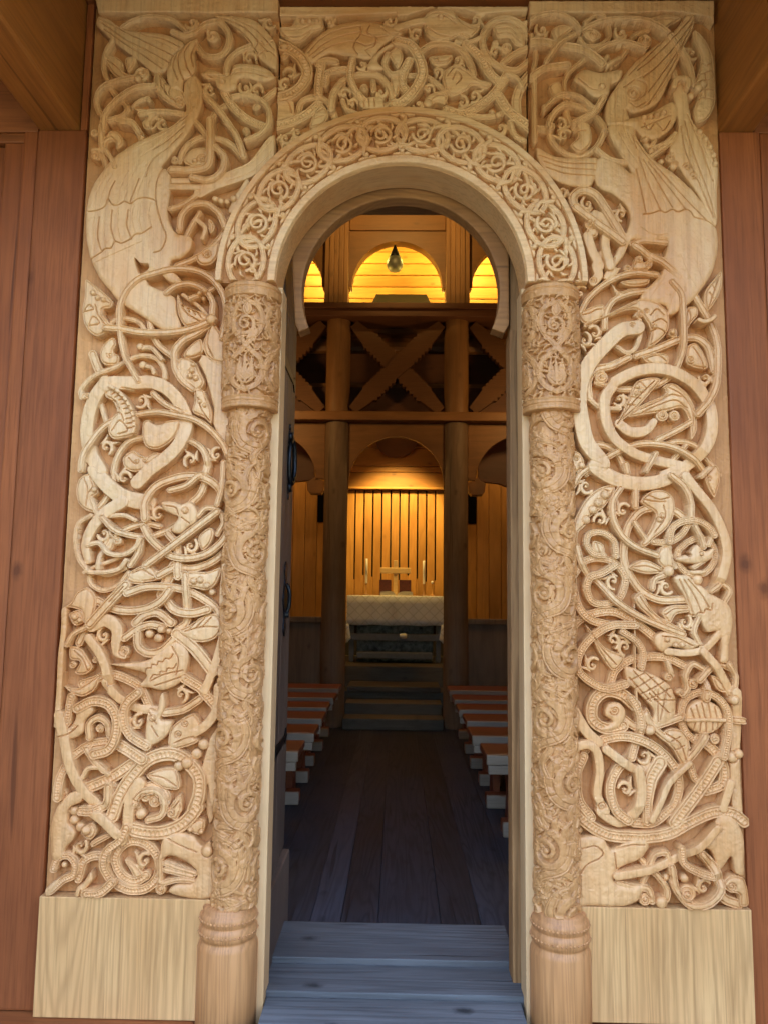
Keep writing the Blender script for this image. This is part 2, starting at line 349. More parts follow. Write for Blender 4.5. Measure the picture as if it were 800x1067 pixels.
# ------------------------------------------------------------------ carving
# Carved ornament, in millimetres on the face of the portal (x, z).
# r/g/b = plain / grooved / beaded strand (width), f/F = leaf / beast, p = flat rest, i = knife line, d = bead, s = scroll, h = pierced
TRACE = """=LEFT
p 0 10 -1197,3682 -482,3680 -480,3613 -728,3613 -822,3613 -935,3616 -1067,3614 -1180,3616
F 0 0 -1179,3606 -1189,3574 -1157,3534 -1088,3473 -1020,3423 -947,3367 -897,3383 -885,3433 -835,3478 -855,3503 -931,3533 -1026,3543 -1092,3561 -1146,3598
i 0 0 -1169,3591 -1072,3535 -976,3485 -885,3440
i 0 0 -1170,3578 -1071,3505 -984,3460 -898,3410
i 0 0 -1158,3551 -1070,3485 -993,3435 -925,3385
i 0 0 -1111,3564 -1006,3527 -921,3505 -859,3473
F 0 5 -885,3423 -863,3455 -817,3495 -785,3505 -797,3450 -789,3385 -803,3353 -834,3333 -842,3289 -875,3294 -896,3326 -901,3375
i 0 0 -869,3435 -876,3385 -856,3331
i 0 0 -843,3470 -859,3423 -845,3355 -834,3335
i 0 0 -813,3490 -834,3445 -824,3385 -807,3355
i 0 0 -791,3485 -808,3435 -799,3385
f 0 3 -938,3373 -953,3345 -944,3294 -920,3262 -881,3235 -839,3220 -824,3247 -832,3284 -857,3314 -892,3318 -912,3345
i 0 0 -928,3355 -922,3316 -902,3286
i 0 0 -911,3326 -904,3286 -878,3256
i 0 0 -884,3311 -888,3276 -863,3247
s 19 0 -845,3247
g 23 0 -1101,3543 -1046,3581 -981,3600 -915,3593 -867,3570 -838,3543
g 29 0 -885,3535 -842,3520 -800,3535 -759,3568 -713,3577 -671,3530 -672,3470 -703,3435 -759,3438 -799,3490
s 26 0 -732,3520
d 10 0 -754,3545
F 0 0 -728,3605 -653,3607 -568,3585 -501,3514 -486,3484 -483,3383 -535,3413 -574,3462 -613,3522 -671,3573
i 0 0 -709,3600 -614,3555 -518,3454
i 0 0 -662,3597 -567,3544 -495,3464
i 0 0 -690,3585 -613,3529 -555,3449
i 0 0 -569,3469 -545,3494 -528,3479 -500,3499
i 0 0 -555,3439 -523,3459 -489,3439
g 28 0 -585,3476 -637,3449 -668,3410 -673,3355
F 0 6 -770,3355 -738,3377 -701,3367 -663,3350 -644,3395 -609,3401 -553,3395 -497,3365 -483,3340 -533,3323 -589,3338 -624,3333 -634,3296 -670,3284 -703,3300 -718,3329 -746,3335
d 10 0 -683,3321
i 0 0 -719,3345 -681,3340 -645,3355 -589,3360 -515,3340
i 0 0 -747,3350 -709,3335
b 36 0 -678,3284 -640,3225 -584,3176 -523,3147
g 24 0 -642,3261 -596,3268 -549,3256 -509,3217 -503,3159 -531,3115 -585,3086
g 31 0 -558,3232 -522,3266 -482,3301
s 15 0 -591,3134
g 19 0 -1119,3503 -1146,3445 -1149,3385 -1131,3334
g 26 0 -1016,3341 -1090,3326 -1149,3298 -1168,3247 -1144,3193 -1106,3176
g 29 0 -945,3306 -1023,3294 -1086,3247 -1128,3188 -1139,3129 -1141,3148 -1143,3100 -1134,3041 -1118,2991 -1089,2940
g 24 0 -1127,3316 -1077,3257 -1043,3217 -1055,3188 -1110,3166
g 29 0 -1075,3166 -1024,3156 -991,3110 -996,3119 -984,3080 -1001,3022 -1056,3005
f 0 0 -1153,3435 -1114,3442 -1076,3415 -1068,3375 -1026,3355 -1034,3324 -1072,3336 -1111,3363 -1135,3395
i 0 0 -1137,3423 -1103,3395 -1054,3346
f 0 0 -1067,3430 -1028,3437 -1037,3385 -1055,3373
s 31 0 -1002,3365
d 14 0 -1011,3336
g 19 0 -1047,3215 -1012,3255 -974,3271
s 12 0 -968,3258
g 26 0 -996,3199 -954,3207 -889,3207 -824,3193 -776,3158 -745,3118
f 0 0 -1022,3222 -955,3217 -926,3198 -951,3168 -949,3143 -979,3141 -991,3168 -977,3188
g 28 0 -748,3266 -686,3198 -637,3129 -666,3168 -632,3120 -608,3066 -595,3023
g 28 0 -660,3247 -705,3217 -729,3168 -729,3124
F 0 2 -830,3335 -793,3357 -766,3316 -761,3247 -776,3188 -795,3149 -829,3090 -873,3032 -903,2985 -881,2976 -870,2959 -868,2878 -872,2792 -842,2730 -780,2705 -783,2660 -819,2625 -851,2615 -854,2594 -807,2529 -851,2529 -896,2564 -936,2566 -938,2530 -835,2474 -825,2423 -808,2355 -858,2343 -939,2392 -1006,2433 -1039,2453 -1082,2502 -1120,2548 -1153,2611 -1160,2628 -1179,2706 -1182,2839 -1166,2906 -1128,2974 -1102,3012 -1040,3066 -968,3106 -878,3151 -825,3212 -834,3266
i 0 0 -1176,2805 -1138,2810 -1109,2829 -1101,2853 -1084,2833 -1061,2831 -1039,2845 -1015,2837 -991,2855 -957,2860 -920,2849
i 0 0 -1162,2616 -1118,2644 -1101,2660 -1080,2662 -1067,2687 -1042,2681 -1011,2696 -991,2716 -967,2720 -933,2744
i 0 0 -898,2982 -919,2926 -920,2849 -896,2763 -875,2707 -893,2655 -918,2645
i 0 0 -1101,2853 -1092,2897 -1079,2925
i 0 0 -1018,2839 -1000,2897 -988,2935
i 0 0 -1115,2649 -1132,2706 -1131,2782
i 0 0 -1067,2687 -1084,2744 -1083,2810
i 0 0 -1004,2697 -1025,2754 -1023,2811
i 0 0 -959,3105 -895,3129 -815,3188
i 0 0 -938,3051 -884,3090 -822,3149
i 0 0 -961,2945 -945,3003 -883,3061 -830,3119
h 0 0 -989,2623 -967,2605 -938,2601 -935,2586 -947,2572 -969,2563 -981,2586
g 33 0 -726,3168 -723,3071 -731,2984 -787,2967 -865,2968
g 28 0 -843,3015 -819,3071 -765,3108 -701,3105 -645,3079 -595,3021
s 16 0 -858,3015
g 28 0 -701,3059 -669,3023 -676,2963 -722,2929 -786,2938
f 0 0 -826,3011 -796,3059 -734,3063 -738,2992 -788,2988
s 22 0 -753,3018
d 10 0 -780,3008
r 68>62>48 -2 -483,3083 -557,2986 -631,2949 -703,2920 -757,2886
r 26 0 -870,2935 -768,2935
r 26 0 -869,2905 -758,2904
g 24 0 -864,2819 -819,2835 -757,2886 -738,2911
d 13 0 -701,2864
d 13 0 -678,2857
d 13 0 -654,2854
d 13 0 -628,2857
r 22 0 -580,2926 -617,2859 -637,2810
g 28 0 -825,2730 -817,2790 -782,2828 -728,2833 -679,2796 -655,2745
g 26 0 -642,2783 -667,2726 -712,2669 -765,2632 -836,2601
g 22 0 -754,2804 -786,2745 -804,2705
g 17 0 -760,2773 -732,2745 -741,2705
f 0 0 -721,2783 -698,2764 -701,2731 -714,2726
f 0 0 -765,2630 -731,2669 -677,2688 -682,2632 -710,2602 -746,2602
s 21 0 -719,2643
f 0 0 -1130,3109 -1108,3136 -1069,3119 -1057,3080 -1084,3059 -1092,3088 -1113,3083 -1117,3039 -1141,3061
i 0 0 -1125,3100 -1107,3109 -1088,3095
s 17 0 -1171,3124
s 17 0 -1162,3030
g 19 0 -1166,3043 -1122,3046 -1101,3022 -1082,2983
g 26 0 -1032,2368 -1035,2429 -1013,2496 -968,2543 -911,2564 -854,2579 -796,2581 -738,2568 -686,2531 -648,2468 -639,2401 -653,2320
g 24 0 -864,2488 -829,2514 -779,2523 -728,2503 -693,2459 -691,2407
f 0 3 -825,2489 -805,2452 -776,2436 -717,2412 -702,2392 -744,2370 -787,2362 -813,2392 -826,2445
i 0 0 -816,2467 -789,2415 -738,2382
i 0 0 -805,2445 -790,2438 -775,2415
i 0 0 -783,2434 -768,2427 -753,2405
i 0 0 -761,2423 -746,2416 -731,2394
g 21 0 -777,2466 -735,2490 -691,2516
d 10 0 -742,2490
d 10 0 -720,2494
d 10 0 -730,2475
g 15 0 -807,2489 -747,2445 -716,2412
g 28 0 -1085,2355 -1023,2350 -965,2339 -879,2336 -801,2344 -737,2363 -686,2390
d 18 0 -693,2386
f 0 1 -1172,2544 -1141,2525 -1103,2495 -1065,2457 -1071,2435 -1099,2427 -1098,2406 -1074,2375 -1086,2340 -1116,2324 -1145,2338 -1170,2376 -1179,2428 -1174,2480
i 0 0 -1172,2417 -1151,2443 -1135,2427 -1167,2417
i 0 0 -1150,2362 -1134,2399 -1110,2373 -1146,2363
i 0 0 -1142,2492 -1116,2473 -1079,2451
i 0 0 -1129,2443 -1116,2406 -1089,2369
d 10 0 -1139,2488
d 10 0 -1120,2469
d 10 0 -1098,2462
g 19 0 -1085,2358 -1061,2387 -1011,2396 -967,2381 -935,2337
g 26 0 -928,2391 -919,2348 -892,2297 -840,2255
g 22 0 -1030,2340 -1020,2289 -1005,2241 -984,2205 -953,2154
f 0 0 -1058,2322 -1093,2296 -1106,2252 -1089,2219 -1037,2219 -1032,2252 -1055,2267 -1044,2296
s 14 0 -1065,2252
d 14 0 -960,2289
g 18 0 -952,2282 -916,2282 -875,2242
f 0 0 -688,2386 -671,2357 -641,2321 -626,2269 -628,2228 -682,2231 -711,2253 -725,2298 -708,2350
i 0 0 -701,2357 -706,2298 -683,2247
i 0 0 -797,2246 -754,2254 -726,2265
f 0 -2 -797,2254 -770,2298 -735,2320 -723,2291 -726,2265 -768,2243
g 30 0 -698,2379 -743,2342 -798,2311 -828,2268 -827,2239 -820,2203 -793,2159 -755,2129
g 19 0 -1157,2090 -1162,2113 -1141,2149 -1101,2181 -1045,2207 -997,2240 -947,2256 -897,2244 -866,2201 -862,2172
s 15 0 -1141,2099
d 15 0 -946,2220
g 15 0 -942,2216 -909,2206 -901,2187
f 0 0 -807,2246 -753,2232 -731,2196 -713,2152 -735,2122 -764,2136 -793,2152 -819,2188
d 10 0 -759,2196
d 10 0 -765,2174
d 10 0 -744,2167
d 8 0 -756,2218
f 0 0 -749,2130 -714,2124 -698,2088 -681,2045 -684,2000 -710,2021 -753,2043 -748,2087
i 0 0 -734,2094 -718,2051 -692,2012
d 7 0 -726,2080
d 7 0 -708,2066
p 0 4 -726,2261 -625,2224 -612,1860 -632,1916 -658,1959 -677,2000 -676,2059 -696,2131 -712,2181 -739,2232
r 57>51>53 -1 -1074,2139 -1042,2146 -978,2147 -907,2151 -856,2133 -804,2080 -773,2001 -794,1922 -845,1865 -892,1829 -939,1779
r 51>55>66 -2 -1074,2150 -1114,2084 -1136,2005 -1137,1948 -1121,1884 -1082,1820 -1100,1827 -1051,1771 -993,1729 -904,1708
i 0 0 -1013,2129 -955,2122 -906,2126
f 0 4 -1063,2135 -1032,2121 -995,2085 -964,2035 -951,1985 -960,1955 -996,1942 -1039,1940 -1058,1968 -1049,2011 -1030,2040 -1046,2078 -1075,2098
r 15 6 -1052,2130 -1019,2110 -989,2078 -965,2035 -955,1985 -958,1962
i 0 0 -1047,2103 -1030,2118
i 0 0 -1036,2092 -1015,2105
i 0 0 -1021,2082 -1000,2089
i 0 0 -1010,2067 -985,2075
i 0 0 -1002,2049 -974,2057
i 0 0 -995,2031 -964,2039
i 0 0 -991,2013 -956,2019
i 0 0 -988,1995 -954,2001
i 0 0 -987,1978 -953,1981
i 0 0 -1074,2077 -1039,2081 -1016,2049
i 0 0 -1050,2027 -1015,2035 -999,2006
i 0 0 -1040,1970 -1014,2006 -984,1970 -1018,1956
g 25 0 -1146,1823 -1141,1876 -1116,1926 -1076,1983 -1021,2019 -951,2035 -881,2042 -802,2028 -745,2014 -687,1979 -636,1923 -612,1874
g 24 0 -899,2110 -853,2071 -796,2044
g 35 0 -1134,2259 -1109,2201 -1082,2164 -1056,2137
g 17 0 -1116,2135 -1095,2070 -1069,1997
g 24 0 -933,1949 -980,1935 -1020,1884 -1034,1828 -1033,1792 -1053,1729 -1079,1690
f 0 1 -929,2007 -901,2014 -879,2000 -837,2011 -793,2011 -805,1958 -840,1920 -881,1902 -917,1912 -933,1949
h 0 0 -911,2018 -886,2014 -844,2018 -851,2004 -878,1994 -904,2003
f 0 -2 -1003,1870 -966,1899 -944,1885 -916,1877 -888,1893 -856,1886 -893,1849 -920,1827 -962,1820 -992,1834
s 12 0 -950,1857
s 12 0 -915,1861
i 0 0 -979,1871 -957,1850
g 25 0 -806,1943 -756,1935 -713,1907 -690,1859 -694,1817 -716,1809 -763,1770 -819,1752
g 32 0 -905,1650 -908,1708 -875,1764 -820,1793 -751,1808 -687,1794 -650,1766 -633,1731
g 28 0 -690,1866 -695,1810 -713,1746 -747,1707
g 21 0 -630,1856 -634,1761 -648,1703
p 0 -4 -620,1867 -613,1867 -608,1726 -628,1698 -624,1782
f 0 0 -1164,1770 -1145,1805 -1117,1813 -1094,1785 -1084,1742 -1105,1720 -1087,1671 -1124,1677 -1155,1705
i 0 0 -1137,1795 -1121,1756 -1124,1693
i 0 0 -1116,1799 -1104,1763 -1117,1742
d 10 0 -1096,1753
g 19 0 -1108,1721 -1085,1669
r 50>43>30 1 -992,1710 -1050,1671 -1096,1615 -1116,1553 -1105,1497
g 19 0 -1102,1658 -1141,1630 -1149,1567 -1135,1505 -1096,1456
g 24 0 -1059,1652 -1015,1609 -958,1590 -902,1586 -847,1601 -791,1633
g 17 0 -1039,1659 -983,1661 -943,1644
g 24 0 -1034,1544 -1014,1588 -960,1620 -904,1632 -859,1624
g 29 0 -907,1618 -881,1575 -845,1541 -819,1521 -753,1509 -684,1524 -629,1566 -603,1608
g 29 0 -647,1677 -702,1634 -783,1570 -844,1522 -894,1483
g 21 0 -717,1661 -690,1690 -648,1684 -625,1642 -645,1597
F 0 7 -848,1708 -803,1712 -775,1703 -747,1712 -720,1683 -722,1640 -750,1619 -777,1597 -807,1604 -800,1632 -787,1654 -815,1668 -838,1680
d 11 0 -760,1679
i 0 0 -830,1696 -795,1689 -784,1665
i 0 0 -773,1655 -744,1634
f 0 0 -714,1586 -674,1621 -658,1607 -672,1558 -699,1537
g 32 0 -826,1598 -797,1564 -787,1523 -778,1444
g 18 0 -1106,1552 -1068,1560 -1032,1525 -976,1520 -934,1547 -921,1576
g 25 0 -953,1483 -927,1528 -919,1570
g 18 0 -1064,1468 -1064,1513 -1034,1568
g 15 0 -1113,1455 -1085,1476 -1030,1496 -974,1520
g 17 0 -1098,1456 -1042,1456 -987,1471 -966,1500
s 17 0 -1005,1569
f 0 0 -1116,1540 -1096,1533 -1096,1498 -1110,1491
f 0 2 -962,1450 -932,1473 -891,1486 -855,1460 -843,1436 -943,1424
i 0 0 -945,1452 -911,1466 -868,1446
g 30 0 -847,1446 -793,1474 -724,1475 -656,1503 -602,1552
g 19 0 -1106,1466 -1096,1416 -1055,1392 -1001,1408 -961,1456
g 16 0 -1106,1462 -1035,1447 -973,1471
f 0 0 -968,1437 -911,1466 -872,1474 -844,1450 -886,1440 -908,1416 -955,1420
g 37 0 -1084,1272 -1022,1346 -963,1411
i 0 0 -1018,1351 -970,1406
g 31 0 -957,1383 -892,1405 -830,1407 -768,1400 -704,1374 -641,1329 -614,1272
g 33 0 -1069,1355 -1021,1331 -958,1320 -889,1329 -836,1357 -805,1396
g 44 0 -798,1481 -822,1427 -838,1377
g 34 0 -828,1365 -788,1326 -725,1315 -668,1329
g 28 0 -753,1451 -748,1389 -745,1328 -747,1282 -777,1257
f 0 1 -771,1449 -739,1462 -677,1463 -627,1477 -643,1420 -674,1396 -721,1403 -752,1411
d 11 0 -722,1428
d 11 0 -699,1432
d 11 0 -675,1413
d 12 0 -659,1390
f 0 1 -1186,1330 -1162,1346 -1141,1384 -1103,1402 -1072,1370 -1070,1324 -1086,1276 -1111,1276 -1121,1314 -1153,1327
f 0 0 -1166,1306 -1129,1321 -1108,1285 -1140,1264
d 11 0 -1140,1296
d 9 0 -1123,1285
r 23 0 -1180,1319 -1178,1246 -1183,1170 -1182,1049 -1184,920
g 20 0 -1161,1199 -1140,1237 -1095,1262
g 33 0 -1125,1207 -1101,1262
r 45>51>39>19 0 -1080,1264 -1030,1286 -990,1256 -991,1203 -986,1173 -958,1159
s 20 0 -961,1178
r 34 0 -1085,1224 -1042,1170 -1017,1112 -1007,1052 -1019,1072 -970,1016 -904,982 -834,976
f 0 0 -1155,1193 -1114,1186 -1089,1156 -1070,1119 -1101,1094 -1134,1101 -1119,1139 -1152,1148
i 0 0 -1137,1178 -1104,1148 -1087,1111
s 14 0 -1142,1129
s 14 0 -1060,1147
f 0 0 -1170,1056 -1122,1049 -1092,1066 -1044,1096 -1053,1051 -1097,1019 -1136,1028
b 34 0 -1107,1062 -1062,1077 -1017,1097 -954,1083 -899,1053 -895,1047 -866,990
g 31 0 -961,1225 -916,1257 -871,1273 -824,1264
g 33 0 -917,1242 -910,1195 -874,1173 -828,1182 -787,1222
g 34 0 -925,1278 -895,1305 -849,1315 -798,1280
d 16 0 -877,1241
d 16 0 -845,1226
d 14 0 -830,1257
d 12 0 -808,1251
F 0 2 -1009,1133 -949,1139 -873,1152 -836,1182 -775,1215 -734,1184 -732,1131 -754,1077 -814,1046 -861,1053 -901,1059 -878,1097 -948,1119
i 0 0 -884,1099 -875,1121 -860,1123 -857,1135 -841,1133 -836,1145 -819,1145 -813,1156 -796,1156 -785,1172
i 0 0 -862,1084 -851,1099 -832,1099 -827,1111 -808,1110 -801,1122 -781,1123 -772,1138
i 0 0 -862,1077 -817,1100 -748,1116
i 0 0 -846,1062 -800,1077 -755,1093
i 0 0 -790,1198 -765,1153 -771,1100
f 0 2 -777,1250 -732,1275 -686,1306 -640,1314 -613,1276 -637,1229 -683,1213 -729,1220
i 0 0 -746,1252 -685,1268 -631,1268
i 0 0 -731,1259 -709,1290
i 0 0 -708,1264 -678,1298
i 0 0 -685,1268 -655,1302
g 45 0 -777,1242 -713,1192 -645,1113
r 34 0 -609,1483 -614,1368 -608,1269 -631,1155 -669,1048
b 39 0 -743,1089 -677,1049 -677,1047 -633,999
b 37 0 -902,1036 -941,998 -948,946 -922,894 -863,857
F 0 6 -858,984 -836,977 -823,1030 -814,1039 -803,993 -818,948 -778,941 -793,896 -829,865 -860,857 -870,888
d 11 0 -845,951
i 0 0 -847,925 -823,889
i 0 0 -857,970 -832,933
g 31 0 -807,969 -743,981 -687,1017
r 36 0 -622,1059 -627,980 -664,926 -705,901
f 0 1 -787,910 -749,949 -704,966 -678,928 -701,898 -684,875 -730,852 -785,847
s 16 0 -733,934
s 16 0 -755,897
i 0 0 -769,867 -731,883 -701,890
F 0 4 -1184,890 -1145,910 -1123,936 -1111,988 -1074,1011 -1055,974 -1084,936 -1089,898 -1128,875 -1175,878
d 8 0 -1122,914
i 0 0 -1174,883 -1136,895 -1107,921
b 39 0 -1111,981 -1058,1006 -1004,996 -974,953 -971,894 -996,842 -1045,825
g 28 0 -1068,881 -1069,929 -1040,948 -1008,930 -997,890
s 16 0 -1034,911
g 28 0 -1074,840 -1047,803 -1011,772
b 34 0 -1164,678 -1159,751 -1124,814 -1065,854 -993,867
r 39 0 -1174,957 -1151,876 -1122,773 -1080,701 -1028,647 -1048,644 -996,602 -953,563
b 45 0 -994,870 -935,843 -877,813
b 45 0 -1065,709 -984,746 -917,791 -862,823
b 51 0 -973,619 -950,689 -908,755 -850,813 -775,829 -720,802 -679,751 -677,693 -692,642 -682,650 -725,599 -791,569 -859,567 -897,575
d 19 0 -752,788
d 19 0 -722,800
d 19 0 -693,828
d 19 0 -670,861
p 0 3 -648,884 -617,929 -611,855 -618,723 -619,665 -631,643 -638,665 -649,723 -673,781
f 0 0 -864,754 -818,778 -764,779 -746,712 -800,712
i 0 0 -847,756 -802,749 -755,721
g 23 0 -897,657 -876,710 -831,723 -790,691 -793,630
s 19 0 -863,683
s 19 0 -827,682
f 0 0 -782,639 -746,685 -735,634
i 0 0 -763,648 -745,670
g 17 0 -1084,745 -1069,774 -1031,779 -996,757
b 31 0 -1140,1018 -1150,928
g 31 0 -990,717 -994,659 -1046,629
F 0 2 -1181,508 -1186,584 -1166,649 -1123,694 -1077,703 -1083,665 -1120,643 -1125,599 -1100,564 -1106,535 -1127,513 -1140,475 -1171,468
d 17 0 -1111,629
d 17 0 -1110,600
d 17 0 -1087,577
d 17 0 -1061,570
f 0 0 -1085,564 -1041,594 -1025,565 -1046,536 -1069,543
b 33 0 -976,714 -991,667 -1036,636 -1081,635
b 31 0 -1169,715 -1152,686
r 47>39 0 -885,727 -913,668 -918,625 -920,574 -937,538
b 36 0 -920,581 -940,538 -984,501 -992,451 -964,402 -910,374 -850,379 -811,419 -810,476 -849,521 -903,535 -943,513 -960,473 -935,423 -889,403 -851,421
f 0 0 -926,474 -899,467 -860,425 -882,410 -905,438
i 0 0 -916,502 -840,475 -815,426
g 26 0 -880,622 -894,669 -865,702 -820,703 -794,670 -801,627 -846,610
s 23 0 -830,670
d 19 0 -878,624
s 19 0 -771,631
f 0 0 -786,627 -744,693 -734,650 -755,606
b 28 0 -1168,439 -1155,475 -1118,484 -1093,456 -1100,420 -1129,406 -1172,368
F 0 2 -1194,369 -1166,398 -1144,412 -1147,391 -1171,355 -1181,339
b 33 0 -1084,406 -1065,467 -1020,483 -986,471
b 33 0 -1048,363 -999,369 -960,402
F 0 3 -1090,350 -1086,378 -1061,400 -1037,436 -1028,408 -1049,379 -1058,340 -1069,350 -1076,336
i 0 0 -1073,350 -1067,375
d 11 0 -1135,452
f 0 2 -1047,527 -994,558 -955,561 -1008,528 -1041,513
F 0 3 -798,540 -754,568 -693,560 -655,527 -633,543 -618,501 -613,361 -730,359 -768,375 -747,397 -687,405 -672,435 -697,463 -765,491 -795,483
g 20 0 -783,465 -734,449 -679,435
g 20 0 -782,444 -733,434 -688,425
g 22 0 -799,403 -796,497 -767,519
g 20 0 -795,398 -732,413 -684,410
s 20 0 -797,380
d 20 0 -639,511
i 0 0 -775,548 -730,527 -676,507
f 0 0 -717,578 -680,614 -652,608 -663,561 -693,564
d 9 0 -702,578
d 9 0 -664,571
p 0 -6 -662,716 -628,717 -628,608 -642,586 -655,629
i 2 0 -1156,2815 -1146,2877 -1117,2945
i 2 0 -1129,2829 -1119,2887 -1090,2954
i 2 0 -1061,2834 -1055,2897 -1031,2964
i 2 0 -1039,2844 -1028,2906 -1003,2974
i 2 0 -992,2858 -980,2916 -953,2983
i 2 0 -957,2868 -950,2916 -938,2945
i 2 0 -1143,2649 -1151,2715 -1150,2782
i 2 0 -1101,2663 -1111,2734 -1110,2806
i 2 0 -1042,2682 -1061,2753 -1060,2820
i 2 0 -991,2716 -1008,2782 -1001,2835
i 2 0 -967,2725 -981,2782 -973,2844
i 2 0 -934,2749 -945,2801 -938,2839
i 2 0 -1003,3061 -922,3100 -841,3158
i 2 0 -987,3022 -912,3080 -823,3168
i 2 0 -972,2983 -901,3051 -821,3119
i 2 0 -865,2840 -848,2764 -814,2716
i 2 0 -1145,2602 -1065,2640 -967,2687
i 2 0 -632,2970 -560,3008 -489,3095
i 2 0 -649,2931 -559,2970 -488,3052
i 2 0 -765,3340 -682,3355 -608,3380 -515,3360
i 2 0 -652,3580 -576,3519 -522,3424
i 2 0 -1150,3586 -1045,3545 -949,3500 -872,3460
i 2 0 -1139,3546 -1041,3480 -955,3425 -916,3395
i 2 0 -825,3335 -809,3286 -802,3217
i 2 0 -793,3340 -777,3286 -779,3217
=RIGHT
p 0 10 481,3660 1185,3660 1182,3569 1157,3592 1062,3609 989,3615 915,3609 842,3607 750,3609 621,3610 481,3602
g 24 0 481,3570 529,3596 593,3600 648,3567 670,3537
g 24 0 543,3408 592,3480 657,3532 731,3567 786,3576 859,3579 933,3569 996,3529 1048,3462 1084,3373 1091,3310
g 22 0 781,3581 787,3522 749,3486 693,3486 675,3512
g 21 0 694,3574 741,3605 791,3579
s 21 0 725,3522
f 0 0 684,3532 721,3552 757,3522 720,3497
f 0 0 565,3542 602,3567 648,3552 611,3517 583,3502
g 40 0 480,3478 537,3490 610,3480 683,3455 751,3398
g 22 0 491,3527 507,3443 490,3354
g 22 0 497,3354 498,3208 498,3091
g 35 0 479,3342 536,3382 623,3397
f 0 0 525,3237 562,3266 553,3315 590,3334 608,3286 580,3246
g 22 0 616,3242 619,3354 673,3413 729,3452 775,3480 839,3486 916,3460
F 0 6 643,3332 682,3374 745,3362 829,3371 818,3332 785,3308 777,3276 744,3259 707,3269 681,3298
d 12 0 749,3300
i 0 0 663,3334 708,3295 744,3285
g 17 0 746,3391 776,3433
g 16 0 773,3391 815,3418
g 16 0 783,3433 793,3393
F 0 1 1109,3603 1108,3559 1067,3470 1038,3401 999,3313 961,3245 906,3211 856,3206 847,3217 859,3169 878,3092 871,3140 785,3140 767,3159 769,3246 808,3315 864,3393 948,3472 1023,3531 1089,3609
i 0 0 1100,3591 1022,3501 947,3423 887,3373
i 0 0 1103,3573 1040,3482 965,3393 909,3344
i 0 0 1097,3551 1048,3462 982,3364 926,3285
i 0 0 1072,3501 1019,3393 962,3295 924,3237
i 0 0 1070,3581 985,3492 910,3413 854,3354
i 0 0 835,3305 881,3334 917,3315 912,3276 880,3256
i 0 0 852,3246 879,3227 916,3246
s 35 0 871,3281
F 0 4 769,3162 851,3179 942,3208 1015,3246 1034,3217 1014,3150 957,3100 903,3099 868,3138 823,3148
d 11 0 905,3177
d 11 0 928,3182
d 11 0 952,3188
d 11 0 978,3198
i 0 0 895,3140 940,3159 1004,3188
i 0 0 904,3159 922,3130 949,3159 976,3130 1004,3169
f 0 2 1105,3541 1141,3511 1172,3442 1178,3354 1174,3235 1141,3177 1103,3167 1095,3217 1117,3285 1089,3293 1111,3354 1127,3432 1104,3501
i 0 0 1109,3354 1145,3363 1173,3373
i 0 0 1108,3324 1144,3334 1176,3334
i 0 0 1098,3295 1134,3295 1175,3295
i 0 0 1088,3256 1124,3261 1173,3256
i 0 0 1129,3412 1146,3393 1169,3403
i 0 0 1141,3363 1137,3256
d 16 0 1088,3280
d 16 0 1112,3300
d 14 0 1130,3315
F 0 3 1021,3300 1049,3321 1071,3295 1079,3217 1095,3159 1144,3102 1174,3016 1170,2883 1161,2759 1101,2873 1041,2968 999,3054 1033,3140
r 22 8 1015,3293 1022,3317 1049,3326 1067,3313 1066,3290
g 24 0 1028,3378 1040,3324
i 0 0 1042,3150 1053,3054 1102,2920 1151,2788
i 0 0 1056,3169 1080,3054 1128,2901 1158,2788
i 0 0 1066,3198 1107,3082 1152,2930
i 0 0 1092,3169 1135,3092 1163,2996
d 11 0 1109,3121
d 11 0 1130,3092
d 11 0 1147,3063
d 11 0 1158,3030
d 11 0 1163,2996
s 19 0 1004,3025
s 19 0 1061,2985
s 17 0 1081,2953
d 14 0 1015,2996
g 22 0 810,3408 848,3460 876,3520 937,3549
s 28 0 920,3500
f 0 0 937,3586 998,3608 1063,3591 1016,3559 986,3529 959,3541
i 0 0 960,3581 1006,3586 1034,3586
g 26 0 553,3130 561,3188 607,3230 670,3225 733,3186 761,3130 762,3135 729,3072 666,3034 603,3053 563,3101 550,3159
f 0 3 647,3169 688,3169 705,3149 709,3082 666,3042 630,3072 658,3111 641,3169
b 29 0 644,3157 715,3198 754,3256
i 0 0 655,3130 687,3130
g 35 0 504,3145 556,3142
g 26 0 616,3246 625,3188 651,3140
g 22 0 534,3217 589,3266 653,3266 716,3217
F 0 0 504,3067 567,3036 657,3026 730,3026 730,2996 720,2943 702,2913 619,2917 574,2936 525,2976
i 0 0 512,3034 602,3005 724,3001
i 0 0 530,3010 602,2986 723,2977
i 0 0 539,2986 611,2962 718,2953
F 0 2 771,3150 866,3154 883,3101 935,3025 1014,2963 1092,2882 1163,2749 1162,2639 1160,2636 1141,2576 1082,2488 1053,2458 981,2416 968,2449 877,2478 961,2587 956,2657 965,2639 980,2704 909,2694 856,2703 819,2638 792,2599 810,2597 766,2547 744,2556 786,2634 765,2601 802,2675 840,2758 845,2802 828,2839 789,2877 727,2915 733,3024 809,3005 853,2967
i 0 0 894,2800 930,2805 957,2814 974,2807 1001,2818 1023,2810 1050,2819 1068,2810 1080,2791 1124,2777 1163,2751
i 0 0 874,3092 909,3034 978,2949 1064,2845 1124,2779
i 0 0 881,3025 915,2920 957,2816
i 0 0 899,3015 942,2939 1001,2826
i 0 0 917,3006 986,2911 1050,2821
i 0 0 871,2977 887,2901 903,2807
i 0 0 861,3111 873,3063
g 36 0 645,2823 639,2872 673,2896 717,2882 762,2816 817,2717
g 35 0 645,2825 706,2776 777,2722 813,2692
s 19 0 696,2766
f 0 0 688,2750 724,2750 728,2722 692,2712
